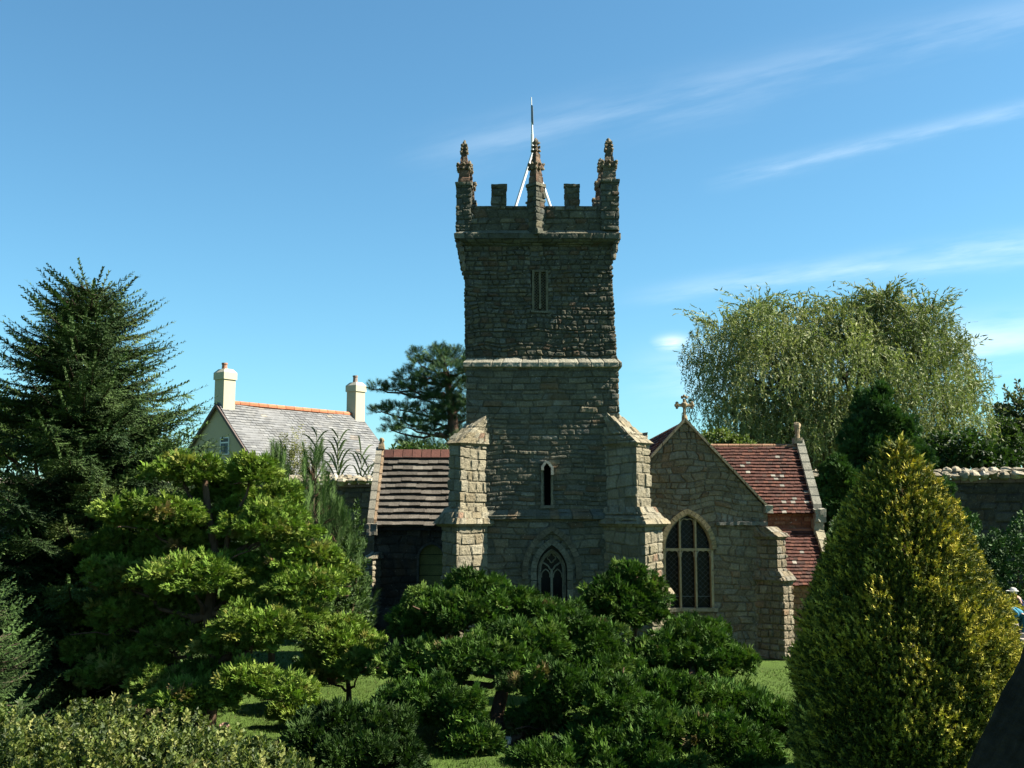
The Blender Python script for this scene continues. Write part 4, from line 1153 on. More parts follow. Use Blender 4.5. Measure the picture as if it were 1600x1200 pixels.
# spruces
SPB = [brush(18, .165, .050, 60, .25, i+40, .4) for i in range(3)]
def spruce(label, base, Ht, Rad, seed, pal=PAL_SPR, whorl=.082, twig=.185, name='spruce_tree', lean=(0, 0), up_top=.7, rexp=.75, zmin=.06, droop=.16, nl=(7, 11), step=.035, lmax=1.25):
    rg = np.random.default_rng(seed)
    root = empty(name, base, label, 'conifer tree')
    base = np.asarray(base, float)
    g = Geo(); t = Geo()
    ax = lambda z: base+np.array([lean[0]*z/Ht, lean[1]*z/Ht, z])
    t.tube([ax(z) for z in np.linspace(0, Ht*.98, 9)], np.linspace(Ht*.022, .008, 9), 9, (.13, .10, .075))
    D = []; P = []; S = []; U = []; C = []
    z = Ht*zmin
    while z < Ht*.985:
        fr = z/Ht
        L0 = min(Rad*(1-fr)**rexp+.04, lmax)
        for k in range(rg.integers(*nl)+(3 if fr > .6 else 0)):
            a = rg.uniform(0, 2*PI); L = L0*(.74+.36*rg.random())
            e = R(-8+26*fr**1.3)+rg.normal(0, .12)
            h = np.array([math.cos(a), math.sin(a), 0])
            n = 9; q = np.linspace(0, 1, n)
            pts = ax(z)+np.outer(q*L*math.cos(e), h); pts[:, 2] += q*L*math.sin(e)-droop*L*(np.sin(q*PI*.75))*(1-fr)+.07*L*q**3
            t.tube(pts, np.linspace(.006+.012*L, .003, n), 5, (.11, .085, .06), cap=False)
            m = max(4, int(L/step)); qq = np.linspace(.18, 1, m)
            pc = np.stack([np.interp(qq, q, pts[:, i]) for i in range(3)], 1)
            tang = norm(np.stack([np.interp(qq, q, np.gradient(pts[:, i])) for i in range(3)], 1))
            side = norm(np.cross(tang, (0, 0, 1)))
            lim_c = colours(1, pal, rg, .25)
            for sg in (-1, 1):
                dd = norm(tang*.55+sg*side*(.95-.3*qq[:, None])+rg.normal(0, .14, (m, 3))+np.array([0, 0, -.10]))
                ll = twig*(1.25-.65*qq)*(.75+.5*rg.random(m))*min(1.3, .5+L*.8)
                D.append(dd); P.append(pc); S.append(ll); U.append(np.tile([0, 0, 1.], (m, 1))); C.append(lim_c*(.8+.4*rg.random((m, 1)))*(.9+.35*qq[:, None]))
                # twigs on the twigs
                m2 = m; pp = pc+dd*ll[:, None]*.55
                d2 = norm(dd+tang*.5*rg.choice([-1, 1], (m2, 1))+rg.normal(0, .25, (m2, 3))+np.array([0, 0, -.18]))
                D.append(d2); P.append(pp); S.append(ll*.6); U.append(np.tile([0, 0, 1.], (m2, 1))); C.append(lim_c*(.75+.4*rg.random((m2, 1))))
            D.append(tang[-1:]+np.array([[0, 0, .15]])); P.append(pc[-1:]); S.append(np.array([twig*1.25])); U.append(np.array([[0, 0, 1.]])); C.append(lim_c*1.2)
        z += whorl*(.75+.5*rg.random())*(1.15-.45*fr)
    D = np.concatenate(D); P = np.concatenate(P); S = np.concatenate(S); U = np.concatenate(U); C = np.concatenate(C)
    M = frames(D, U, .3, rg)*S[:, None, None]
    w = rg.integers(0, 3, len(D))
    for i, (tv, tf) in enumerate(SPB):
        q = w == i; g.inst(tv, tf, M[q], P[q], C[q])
    t.build('trunk', M_BARK, root, True); g.build('crown', M_NEEDLE, root)
    return root
Y = 9.2
spruce('tall dark green spruce with upswept branches at the left edge', (X(125, Y), Y, 0), Z(441, Y), 1.66, 31, rexp=.66, lmax=1.38)
Y = 6.9
spruce('short spruce with drooping boughs in front of the tall spruce at the left edge', (X(-20, Y), Y, 0), Z(925, Y), .52, 33, pal=[((.040,.075,.020),3), ((.058,.105,.026),2)], whorl=.065, twig=.12, droop=.42, nl=(8, 12), step=.026)

# young shaggy pines behind the golden cypress
YPB = [brush(46, .42, .012, 42, .2, i+60, .3) for i in range(2)]
def young_pine(label, px, py_top, Y, Rad, seed):
    rg = np.random.default_rng(seed)
    base = np.array([X(px, Y), Y, 0.]); Ht = Z(py_top, Y)
    root = empty('young_pine', base, label, 'pine tree', None)
    t = Geo(); g = Geo()
    t.tube([base, base+(0, 0, Ht*.5), base+(.02, 0, Ht*.97)], [.035, .022, .008], 7, (.14, .10, .07))
    D = []; P = []; S = []
    n = 230
    for k in range(n):
        z = Ht*(.12+.86*rg.random()**.8); fr = z/Ht
        a = rg.uniform(0, 2*PI); r = Rad*(1-fr)**.6*(.25+.8*rg.random())+.03
        p = base+np.array([r*math.cos(a), r*math.sin(a), z])
        if k % 4 == 0: limb(t, base+np.array([0, 0, z-.12]), p, .010, .004, rg, .05, 5)
        D.append([math.cos(a)*.5*(1-fr)+rg.normal(0, .15), math.sin(a)*.5*(1-fr)+rg.normal(0, .15), 1]); P.append(p); S.append(.17*(.7+.6*rg.random()))
    D.append([0, 0, 1]); P.append(base+(.02, 0, Ht-.12)); S.append(.22)
    D = np.array(D, float); P = np.array(P); S = np.array(S)
    M = frames(D, np.tile([.3, -1, .1], (len(D), 1)), .8, rg)*S[:, None, None]
    c = colours(len(D), PAL_YPINE, rg, .25)
    h = np.arange(len(D)) % 2 == 0
    g.inst(*YPB[0], M[h], P[h], c[h]); g.inst(*YPB[1], M[~h], P[~h], c[~h])
    t.build('trunk', M_BARK, root, True); g.build('crown', M_NEEDLE, root)
young_pine('shaggy long-needled young pine reaching over the coping of the boundary wall', 487, 712, 9.8, .36, 41)
young_pine('slender young pine close behind the right-hand pads of the golden cypress', 430, 712, 9.7, .24, 42)
young_pine('bushy young pine with long needles behind the golden cypress, below the wall', 528, 800, 9.9, .36, 43)

def leaf_bush(name, label, cat, centres, pal, seed, leaf=.05, n=900, mt=M_GLOSSY, base=None, tmpl=None, stem=True, upf=.5, group=None):
    """a bush: leafy shoots over several mounds; centres = (x, y, z, rx, ry, rz)"""
    rg = np.random.default_rng(seed)
    cs = np.array(centres, float)
    b = np.array([cs[:, 0].mean(), cs[:, 1].mean(), 0.]) if base is None else np.asarray(base, float)
    root = empty(name, b, label, cat, group)
    g = Geo(); t = Geo()
    T = tmpl or [leafy(9, .36, .13, i+seed) for i in range(3)]
    for c in cs:
        k = int(n*(c[3]*c[5]+c[3]*c[4]+c[4]*c[5])/3)
        d = sphere_dirs(k, rg, -.75)
        lump = .72+.5*vnoise(d[:, 0]*2.3+c[0]*3, d[:, 1]*2.3+c[1], d[:, 2]*2.3+c[2])
        p = c[:3]+d*c[3:]*(lump*(.45+.6*rg.random(k)**.45))[:, None]
        p[:, 2] = np.maximum(p[:, 2], .01)
        o = norm(d+np.array([0, 0, upf])+rg.normal(0, .45, (k, 3)))
        S = leaf*2.6*(.65+.7*rg.random(k))
        M = frames(o, d+rg.normal(0, .5, (k, 3)), 1.0, rg)*S[:, None, None]
        col = colours(k, pal, rg, .3); w = rg.integers(0, len(T), k)
        for i, (tv, tf) in enumerate(T):
            q = w == i
            if q.any(): g.inst(tv, tf, M[q], p[q], col[q])
        if stem:
            for j in range(4): limb(t, (c[0]*.35+b[0]*.65+rg.normal(0, .02), c[1]*.4+b[1]*.6, 0), c[:3]+rg.normal(0, .4, 3)*c[3:], .012+.02*c[5], .004, rg, 0, 6)
    if stem: t.build('stem', M_BARK, root, True)
    g.build('foliage', mt, root)
    return root
def mound(px, py_top, Y, half_px, dy=None):
    s = Y/FPX; z = Z(py_top, Y)
    return (X(px, Y), Y, z*.45, half_px*s, dy or half_px*s*.8, z*.54)
# variegated evergreen along the bottom left
leaf_bush('variegated_shrub', 'low cream and green variegated shrub filling the bottom left corner', 'shrub', [
    mound(20, 1120, 5.3, 110), mound(165, 1098, 5.4, 85), mound(110, 1135, 5.0, 110), mound(260, 1128, 5.3, 110), mound(370, 1158, 5.2, 100), mound(300, 1160, 4.9, 120), mound(440, 1170, 5.1, 60),
    mound(190, 1150, 4.8, 120), mound(40, 1150, 4.8, 120), mound(420, 1190, 4.8, 90)],
    PAL_EUO, 51, leaf=.0235, n=10500, upf=1.0)
# dark shrubs under the left wall
leaf_bush('evergreen_bush', 'dark green leafy bush between the young pines and the left transept', 'bush', [
    mound(552, 800, 10.0, 22, .2), mound(540, 850, 9.9, 30, .25), mound(512, 890, 9.6, 40, .25)], PAL_BUSH, 52, leaf=.035, n=2600)
leaf_bush('evergreen_bush', 'broad dark hedge bush under the wall left of the golden cypress', 'bush', [
    mound(300, 800, 13.5, 150, .5), mound(120, 820, 13.5, 150, .5), mound(470, 780, 14.5, 90, .5)], PAL_BUSH, 53, leaf=.055, n=900)
# right-hand background shrubs by the wall
leaf_bush('hedge', 'dark clipped hedge below the stone wall at the right edge', 'hedge', [
    mound(1545, 822, 15.5, 70, .5), mound(1620, 815, 15.5, 80, .5), mound(1470, 830, 16, 80, .5)], PAL_DKCON, 54, leaf=.05, n=1300, mt=M_NEEDLE)
leaf_bush('evergreen_bush', 'small bright green bush behind the right transept coping', 'bush', [mound(1297, 805, 14.0, 24, .3), mound(1330, 800, 14.6, 40, .3)], [((.07,.13,.03),3), ((.05,.10,.025),2), ((.12,.16,.04),1)], 55, leaf=.04, n=1800)
leaf_bush('golden_shrub', 'small yellow shrub beside the two figures', 'shrub', [mound(1578, 932, 12.6, 7, .05)], PAL_YEW[:2], 56, leaf=.03, n=9000)

def pyramid(label, px, py_top, Y, half_px, seed, pal=PAL_DKCON, size=.09, dens=.8, name='dark_conifer'):
    """dense layered conifer built of cypress sprays"""
    rg = np.random.default_rng(seed); s = Y/FPX; Ht = Z(py_top, Y)
    base = np.array([X(px, Y), Y, 0.]); root = empty(name, base, label, 'conifer tree')
    g = Geo(); t = Geo(); t.tube([base, base+(0, 0, Ht*.9)], [.02*Ht, .01], 8, (.12, .09, .06))
    z = Ht*.10
    while z < Ht*.93:
        fr = z/Ht; r = half_px*s*min(1, (1-fr)*1.3+.05)
        n = 6 if fr < .85 else 2
        for k in range(n):
            a = rg.uniform(0, 2*PI); rr = r*(.5+.28*rg.random())
            c = base+np.array([rr*math.cos(a), rr*math.sin(a), z+rg.normal(0, .05)*Ht*.3])
            clump_sprays(g, c, (r*.55+.04, r*.55+.04, .035*Ht+.04), pal, rg, size, dens, lump=.11, up=.15)
            limb(t, base+np.array([0, 0, z-.02]), c, .02, .005, rg, 0, 5)
        z += Ht*.065
    clump_sprays(g, base+np.array([0, 0, Ht*.95]), (half_px*s*.09, half_px*s*.09, .04*Ht), pal, rg, size, dens)
    t.build('trunk', M_BARK, root, True); g.build('crown', M_LEAF, root)
pyramid('dark layered conifer in front of the willow, behind the golden conifer', 1384, 600, 17.0, 104, 61, size=.062)
pyramid('narrow green conifer close behind the right transept gable', 1312, 712, 15.6, 34, 62, pal=[((.045,.10,.022),3), ((.07,.13,.03),1.5)], size=.06)
# ------------------------------------------------------------------ boundary wall
def boundary_wall():
    a = np.array([X(380, 26.0), 26.0]); a = a+(a-np.array([X(1760, 20.6), 20.6]))*.6; b = np.array([X(1760, 20.6), 20.6])
    d = (b-a)/np.linalg.norm(b-a); L = np.linalg.norm(b-a); nrm = np.array([d[1], -d[0]])
    zt = 2.12
    root = empty('boundary_wall', (a[0], a[1], 0), 'long old stone garden wall with pale rounded coping behind the church', 'garden wall')
    g = Geo(); P = [(.0, 0.), (L, 0.)]
    zs = np.arange(0, zt+.02, .035)
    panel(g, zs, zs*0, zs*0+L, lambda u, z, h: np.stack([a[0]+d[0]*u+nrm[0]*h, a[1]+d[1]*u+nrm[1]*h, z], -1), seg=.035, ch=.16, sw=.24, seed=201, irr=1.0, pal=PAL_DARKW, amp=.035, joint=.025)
    bk = [a-nrm*.4, b-nrm*.4]
    g.add([(*bk[0], 0), (*bk[1], 0), (*bk[1], zt), (*bk[0], zt)], [(0, 3, 2, 1)], (.1, .09, .08))
    g.build('wall_face', M_STONE, root)
    g = Geo(); rg = np.random.default_rng(5)
    u = 0.
    while u < L:
        w = .10+.16*rg.random()
        for row in range(2):
            c = a+d*(u+w/2+.04*row)+nrm*(.02-.16*row)
            col = pick(rg.random(), PAL_COPE)*(.75+.5*rg.random())
            g.blob((c[0], c[1], zt+.08+.07*row+.03*rg.random()), (w*.62, .19, .075+.03*rg.random()), col, seed=u*3+row, nu=9, nv=6, rough=.45)
        u += w
    g.build('coping', M_STONE, root)
    g = Geo()
    for k in range(int(L/.5)):
        q = a+d*(k*.5+.25)+nrm*.06
        q2 = a+d*(k*.5+.74)+nrm*.06
        g.hexa([(*q, zt-.05), (*q2, zt-.05), (*(q2-nrm*.5), zt-.05), (*(q-nrm*.5), zt-.05), (*q, zt+.02), (*q2, zt+.02), (*(q2-nrm*.5), zt+.02), (*(q-nrm*.5), zt+.02)], np.array((.17, .11, .085))*(.7+.6*hash01(k, 1)))
    g.build('tile_course', M_TILE, root)
boundary_wall()

# ------------------------------------------------------------------ cottage beyond the wall
def cottage():
    Y1 = 40.0
    A = at(340, 629, Y1); zr = A[2]
    # far end of the ridge: same height, further away
    Y2 = Y1; 
    for _ in range(60):
        Y2 = Y2+.5*(zr-at(562, 650, Y2)[2])/abs(at(562, 650, Y2)[2]/Y2)
    B = at(562, 650, Y2)
    dr = (B-A)[:2]; L = np.linalg.norm(dr); dr /= L
    fr = np.array([dr[1], -dr[0]])           # horizontal, down the visible roof slope
    root = empty('cottage', (A[0], A[1], 0), 'cream rendered cottage with grey slate roof and two chimneys beyond the wall', 'cottage')
    run, drop = 3.1, 3.05
    ze = zr-drop
    def W(s, f, z): return np.array([A[0]+dr[0]*s+fr[0]*f, A[1]+dr[1]*s+fr[1]*f, z])
    g = Geo(); c = (.55, .45, .29)
    ins = .12
    for s in (0.05, L-.05):
        g.add([W(s, -run+ins, 0), W(s, run-ins, 0), W(s, run-ins, ze+.0), W(s, 0, zr-.08), W(s, -run+ins, ze)], np.zeros((0, 4), int), c)
        k = g.n-5
        g.f3.append(np.array([(k, k+1, k+2), (k, k+2, k+3), (k, k+3, k+4)]))
    for f in (run-ins, -run+ins):
        g.add([W(.05, f, 0), W(L-.05, f, 0), W(L-.05, f, ze+.05), W(.05, f, ze+.05)], [(0, 1, 2, 3)], c)
    g.build('wall', M_RENDER, root)
    g = Geo()
    PS = [((.15,.152,.152),4), ((.17,.17,.165),2), ((.135,.138,.14),2), ((.17,.15,.125),.6)]
    def sag(s): return 0
    tile_roof(g, W(-.03, 0, zr), W(L+.03, 0, zr), W(-.03, run, ze), W(L+.03, run, ze), 30, .27, .022, PS, 71, lich=.012, wav=.02, lift=.006, gap=.04)
    tile_roof(g, W(-.03, 0, zr), W(L+.03, 0, zr), W(-.03, -run, ze), W(L+.03, -run, ze), 20, .5, .02, PS, 72)
    rf = g.build('slate_roof', M_SLATE, root)
    g = Geo(); n = 16
    for k in range(n):
        p, q = W(.1+(L-.2)*k/n, 0, zr+.03), W(.1+(L-.2)*(k+1)/n-.02, 0, zr+.03)
        g.tube([p, q], .10, 8, np.array((.46, .17, .085))*(.8+.4*hash01(k, 4)))
    g.build('ridge_tile', M_TILE, rf)
    for s in (-.05, L+.05):
        g = Geo()
        for f0, f1 in ((0, run+.03), (0, -run-.03)):
            p, q = W(s, f0, zr-.03), W(s, f1, ze-.05)
            o = np.array([dr[0]*.05, dr[1]*.05, 0])
            g.hexa([p-o-(0, 0, .14), q-o-(0, 0, .14), q+o-(0, 0, .14), p+o-(0, 0, .14), p-o, q-o, q+o, p+o], (.13, .10, .09))
        g.build('bargeboard', M_RENDER, rf)
    for s, tpx, wd in ((.312, 575, .92), (L-.24, 598, .82)):
        g = Geo(); hx, hy = .44, wd/2
        zt = at(345, tpx, Y1)[2] if s < 1 else at(552, tpx, Y2)[2]
        def bx(h1, h2, z0, z1, cc, t=0):
            P = [W(s-h1, -h2, z0), W(s-h1, h2, z0), W(s+h1, h2, z0), W(s+h1, -h2, z0)]
            Q = [W(s-h1+t, -h2+t, z1), W(s-h1+t, h2-t, z1), W(s+h1-t, h2-t, z1), W(s+h1-t, -h2+t, z1)]
            g.hexa([P[0], P[1], P[2], P[3], Q[0], Q[1], Q[2], Q[3]], cc)
        h1, h2 = .26, .28
        top = zt-.0
        bx(h1, h2, zr-1.0, top-.42, (.54, .48, .335)); bx(h1+.04, h2+.04, top-.42, top-.16, (.56, .50, .35), .0); bx(h1+.04, h2+.04, top-.158, top-.02, (.58, .53, .40), .12)
        ch = g.build('chimney', M_RENDER, root)
        g = Geo(); pz = at(345, 566, Y1)[2] if s < 1 else at(552, 588, Y2)[2]
        q = W(s-.05, 0, 0); g.tube([(q[0], q[1], top-.05), (q[0], q[1], pz-.06), (q[0], q[1], pz-.06), (q[0], q[1], pz)], [.11, .095, .115, .115], 10, (.42, .20, .13) if s < 1 else (.30, .22, .18))
        g.build('chimney_pot', M_TILE, ch)
    # gable window, on the end wall facing us
    def onwall(px, py):
        d = ray(px, py); o = np.array([0, 0, H]); p0 = W(0.05, 0, 0); nn = np.array([-dr[0], -dr[1], 0])
        t = nn.dot(p0-o)/nn.dot(d); return o+d*t
    p = onwall(352, 697); fcoord = (p[:2]-A[:2]).dot(fr); zc = p[2]
    hw, hh = .26, .32
    def wb(g, f0, f1, z0, z1, o0, o1, cc):
        P = [W(.05-o1, f0, z0), W(.05-o1, f1, z0), W(.05-o0, f1, z0), W(.05-o0, f0, z0)]
        Q = [p_+np.array([0, 0, z1-z0]) for p_ in P]
        g.hexa(P+Q, cc)
    g = Geo(); w = .035; cw = (.6, .6, .57)
    wb(g, fcoord-hw, fcoord-hw+w, zc-hh, zc+hh, .0, .05, cw); wb(g, fcoord+hw-w, fcoord+hw, zc-hh, zc+hh, .0, .05, cw)
    wb(g, fcoord-hw+w, fcoord+hw-w, zc-hh, zc-hh+w, .0, .05, cw); wb(g, fcoord-hw+w, fcoord+hw-w, zc+hh-w, zc+hh, .0, .05, cw)
    wb(g, fcoord-hw+w, fcoord+hw-w, zc+.10, zc+.15, .0, .046, cw)
    wf = g.build('window', M_WHITE, root)
    g = Geo(); wb(g, fcoord-hw+w, fcoord+hw-w, zc-hh+w, zc+hh-w, .004, .02, (.1, .12, .14)); g.build('window_pane', M_GLASS, wf)
    g = Geo(); wb(g, fcoord-hw+w, fcoord-.02, zc-hh+w, zc+.09, .021, .026, (.16, .18, .20)); wb(g, fcoord+.04, fcoord+hw-w, zc-hh+w, zc+.09, .021, .026, (.16, .18, .20)); g.build('curtain', M_CLOTH, wf)
cottage()

# ------------------------------------------------------------------ trees beyond the wall
def blade(n=1):
    return np.array([(-.5, 0, 0), (.5, 0, 0), (.35, .55, .04), (-.35, .55, .04), (0, 1, -.04)]), np.array([(0, 1, 2), (0, 2, 3), (3, 2, 4)])
def willow():
    Y = 30.0; s = Y/FPX
    rg = np.random.default_rng(81)
    base = np.array([X(1290, Y), Y, 0.]); root = empty('willow_tree', base, 'large pale green weeping willow beyond the wall', 'willow tree')
    g = Geo(); t = Geo()
    domes = [(1130, 545, 75, 60, 0), (1185, 520, 70, 50, -.6), (1240, 520, 80, 50, .4), (1300, 525, 80, 50, -.5), (1375, 510, 80, 62, .3), (1385, 500, 38, 36, 0), (1440, 530, 75, 60, -.3), (1480, 590, 72, 62, .2), (1215, 585, 100, 62, -1.0), (1320, 590, 110, 64, -1.1), (1420, 610, 100, 60, -1.0), (1130, 610, 62, 60, -.3), (1500, 650, 55, 55, 0), (1290, 560, 140, 60, 1.4), (1420, 565, 110, 60, 1.4), (1200, 640, 90, 50, .8), (1150, 655, 60, 40, -.8), (1230, 660, 70, 42, -1.2), (1310, 655, 80, 46, -1.2), (1400, 660, 80, 48, -1.0), (1480, 670, 56, 46, -.6), (1375, 482, 34, 34, 0), (1320, 502, 46, 36, .2), (1180, 496, 36, 30, .2), (1455, 502, 40, 36, .2), (1260, 690, 60, 34, -.6)]
    top = base+np.array([0, 0, 2.6])
    t.tube([base, base+(.1, 0, 1.4), top], [.42, .36, .30], 10, (.15, .125, .09))
    tv, tf = blade()
    locs = []; dirs = []; ups = []; S = []; C = []; LW = []
    for (px, py, rx, rz, dy) in domes:
        c = at(px, py, Y+dy); rad = np.array([rx*s, rx*s*.9+.3, rz*s])*.9; c[2] -= .12; c[0] += .02*(1310-px)*s
        limb(t, top+rg.normal(0, .1, 3), c-np.array([0, 0, .4]), .14, .03, rg, .12, 8, (.15, .125, .09))
        n = int(175*rad[0]*rad[2]/1.0)+50
        d = sphere_dirs(n, rg, -.25)
        k = .35+.68*rg.random(n)**.5
        P = c+d*rad*k[:, None]
        dc = colours(1, PAL_WIL, rg, .12)
        for i in range(n):
            L = (.4+.85*rg.random()**1.5)*(1.0 if d[i, 2] < .55 else .6)
            m = 26
            q = np.linspace(0, 1, m)
            h = d[i]*np.array([1, 1, .0]); h = h/(np.linalg.norm(h)+1e-6)
            upk = .28*max(d[i, 2], 0)+.1*rg.random()
            x = P[i]+np.outer(q**.6*.22*L, h)+rg.normal(0, .012, (m, 3))
            x[:, 2] += upk*np.sin(np.minimum(q*4, PI))*.9-L*np.clip(q-.1, 0, 1)**1.1
            x[:, 0] += .05*np.sin(q*5+i)
            cc = dc*.5+colours(1, PAL_WIL, rg, .3)*.5
            locs.append(x); dd = np.gradient(x, axis=0)
            dirs.append(norm(norm(dd)*.9+rg.normal(0, .55, (m, 3)))); S.append(.068+.05*rg.random(m)); C.append(np.tile(cc, (m, 1))*(.8+.4*rg.random((m, 1))))
        # upright wispy shoots on the outline
        for i in range(int(26*rad[0])+6):
            a = rg.uniform(0, 2*PI); b0 = c+np.array([math.cos(a)*rad[0]*.7*rg.random(), math.sin(a)*rad[1]*.6, rad[2]*.75])
            m = 13; q = np.linspace(0, 1, m); L = .35+.75*rg.random()**1.5
            x = b0+np.outer(q*L, np.array([math.cos(a)*.55, math.sin(a)*.5, .9])); x[:, 2] -= .35*L*q**2.5; x[:, 0] += .25*L*math.cos(a)*q**2
            locs.append(x); dirs.append(norm(norm(np.gradient(x, axis=0))+rg.normal(0, .5, (m, 3)))); S.append(.11+.05*rg.random(m)); C.append(np.tile(colours(1, PAL_WIL, rg, .2), (m, 1)))
    P = np.concatenate(locs); D = np.concatenate(dirs); S = np.concatenate(S); C = np.concatenate(C)
    M = frames(D, rg.normal(0, 1, (len(P), 3)))*np.stack([S*.27, S, S], -1)[:, None, :]
    g.inst(tv, tf, M, P, C)
    t.build('trunk', M_BARK, root, True); g.build('crown', M_FAR, root)
willow()

TUFT = [brush(34, .62, .028, 80, .3, i+90, .1) for i in range(2)]
def scots_pine():
    Y = 33.0; s = Y/FPX; rg = np.random.default_rng(91)
    base = np.array([X(712, Y), Y, 0.]); root = empty('pine_tree', base, 'dark wind-shaped pine with open branches left behind the tower', 'pine tree')
    t = Geo(); g = Geo()
    tp = [base, at(712, 720, Y), at(708, 660, Y), at(700, 600, Y), at(692, 560, Y)]
    t.tube(tp, [.24, .2, .16, .10, .05], 9, (.15, .095, .065))
    pads = [(690, 562, 30, 16), (660, 572, 26, 14), (715, 560, 28, 16), (738, 575, 26, 18), (640, 590, 26, 12), (615, 608, 22, 9), (592, 607, 14, 7), (665, 608, 32, 12), (705, 600, 30, 16), (735, 620, 30, 22),
            (625, 640, 32, 10), (595, 643, 16, 7), (660, 640, 28, 10), (640, 668, 30, 11), (612, 672, 18, 8), (680, 676, 30, 10), (645, 692, 26, 8), (700, 640, 26, 14), (720, 680, 30, 16), (670, 590, 24, 10), (650, 555, 10, 8), (686, 548, 14, 8), (715, 640, 30, 16), (700, 660, 30, 14), (690, 622, 30, 13), (716, 600, 28, 16), (735, 652, 26, 20), (735, 692, 26, 18), (690, 702, 30, 12), (670, 655, 28, 10), (655, 622, 26, 9), (640, 606, 24, 9), (700, 580, 28, 14), (625, 656, 22, 7)]
    D = []; P = []; S = []; C = []
    for (px, py, rx, rz) in pads:
        c = at(px, py, Y+rg.normal(0, .35)); k = np.argmin([abs(p[2]-(c[2]-.15)) for p in tp])
        z0 = np.clip(c[2]-.25, 2.0, tp[-1][2]); q = np.array([np.interp(z0, [p[2] for p in tp], [p[i] for p in tp]) for i in range(3)])
        limb(t, q, c, .06, .018, rg, -.06, 7, (.13, .09, .065))
        n = int(rx*rz/430*95)+18
        d = sphere_dirs(n, rg, -.5); pp = c+d*np.array([rx*s, rx*s*.9, rz*s])*(.45+.6*rg.random((n, 1)))
        for j in range(3): limb(t, c-np.array([0, 0, .03]), pp[j], .016, .006, rg, 0, 4, (.13, .09, .065))
        D.append(norm(d*np.array([1, 1, .6])+np.array([0, 0, .55])+rg.normal(0, .25, (n, 3)))); P.append(pp); S.append(.17*(.7+.6*rg.random(n))); C.append(colours(n, PAL_PINE, rg, .3))
    D = np.concatenate(D); P = np.concatenate(P); S = np.concatenate(S); C = np.concatenate(C)
    M = frames(D, rg.normal(0, 1, D.shape))*S[:, None, None]; h = rg.random(len(D)) < .5
    g.inst(*TUFT[0], M[h], P[h], C[h]); g.inst(*TUFT[1], M[~h], P[~h], C[~h])
    t.build('trunk', M_BARK, root, True); g.build('crown', M_NEEDLE, root)
scots_pine()

def far_tree(label, blobs, Y, pal, seed, leaf=.20, n=90, name='broadleaf_tree'):
    rg = np.random.default_rng(seed); s = Y/FPX
    bx = np.mean([b[0] for b in blobs]); base = np.array([X(bx, Y), Y, 0.]); root = empty(name, base, label, 'tree')
    g = Geo(); t = Geo(); hi = max(at(b[0], b[1], Y)[2] for b in blobs)
    t.tube([base, base+(0, 0, hi*.6)], [.2, .1], 8, (.13, .1, .08))
    T = [leafy(7, .5, .17, seed+i) for i in range(2)]
    for (px, py, rx, rz) in blobs:
        c = at(px, py, Y+rg.normal(0, .3)); rad = np.array([rx*s, rx*s, rz*s]); limb(t, base+np.array([0, 0, min(hi*.5, max(c[2]*.5, .1))]), c, .08, .02, rg, .05, 6)
        k = int(n*(rad[0]*rad[2]*2+rad[0]**2))+60; d = sphere_dirs(k, rg, -.8)
        lump = .7+.6*vnoise(d[:, 0]*2.5+px, d[:, 1]*2.5, d[:, 2]*2.5+py)
        p = c+d*rad*(lump*(.4+.65*rg.random(k)**.5))[:, None]
        M = frames(norm(d+rg.normal(0, .5, (k, 3))), rg.normal(0, 1, (k, 3)))*(leaf*1.6*(.6+.7*rg.random(k)))[:, None, None]
        c_ = colours(k, pal, rg, .3); h = rg.random(k) < .5
        g.inst(*T[0], M[h], p[h], c_[h]); g.inst(*T[1], M[~h], p[~h], c_[~h])
    t.build('trunk', M_BARK, root, True); g.build('crown', M_FAR, root)
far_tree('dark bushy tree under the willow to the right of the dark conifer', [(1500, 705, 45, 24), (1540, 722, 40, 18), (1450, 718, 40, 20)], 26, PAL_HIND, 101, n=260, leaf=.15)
far_tree('tall grey-green tree at the right edge beyond the wall', [(1600, 650, 34, 36), (1620, 690, 60, 40), (1575, 700, 30, 22)], 38, [((.10,.125,.05),3), ((.07,.09,.035),2), ((.14,.16,.08),1)], 102, n=120)
far_tree('dark round-headed tree at the right edge, left of the grey-green tree', [(1566, 672, 18, 16), (1572, 698, 26, 20)], 36, PAL_BUSH, 103, n=260, leaf=.15)
far_tree('low yellow-green tree behind the aisle ridge, under the left of the willow', [(1125, 690, 24, 12), (1150, 702, 24, 14), (1105, 704, 20, 14)], 27, [((.13,.17,.04),3), ((.09,.13,.03),2)], 104, n=320, leaf=.13)
far_tree('dark tree filling the shade beneath the willow', [(1240, 690, 70, 40), (1190, 700, 45, 28), (1320, 690, 60, 44)], 31.5, PAL_BUSH, 105, n=110)
far_tree('low green shrubs showing behind the pine left of the tower', [(640, 712, 34, 14), (690, 716, 30, 14)], 29, PAL_BUSH, 106, n=400, leaf=.12)

far_tree('dark spreading tree half hidden behind the tall spruce at the left edge', [(30, 690, 70, 48), (130, 700, 70, 44), (-50, 680, 80, 60), (220, 715, 50, 30)], 31, PAL_BUSH, 107, n=150, leaf=.17)
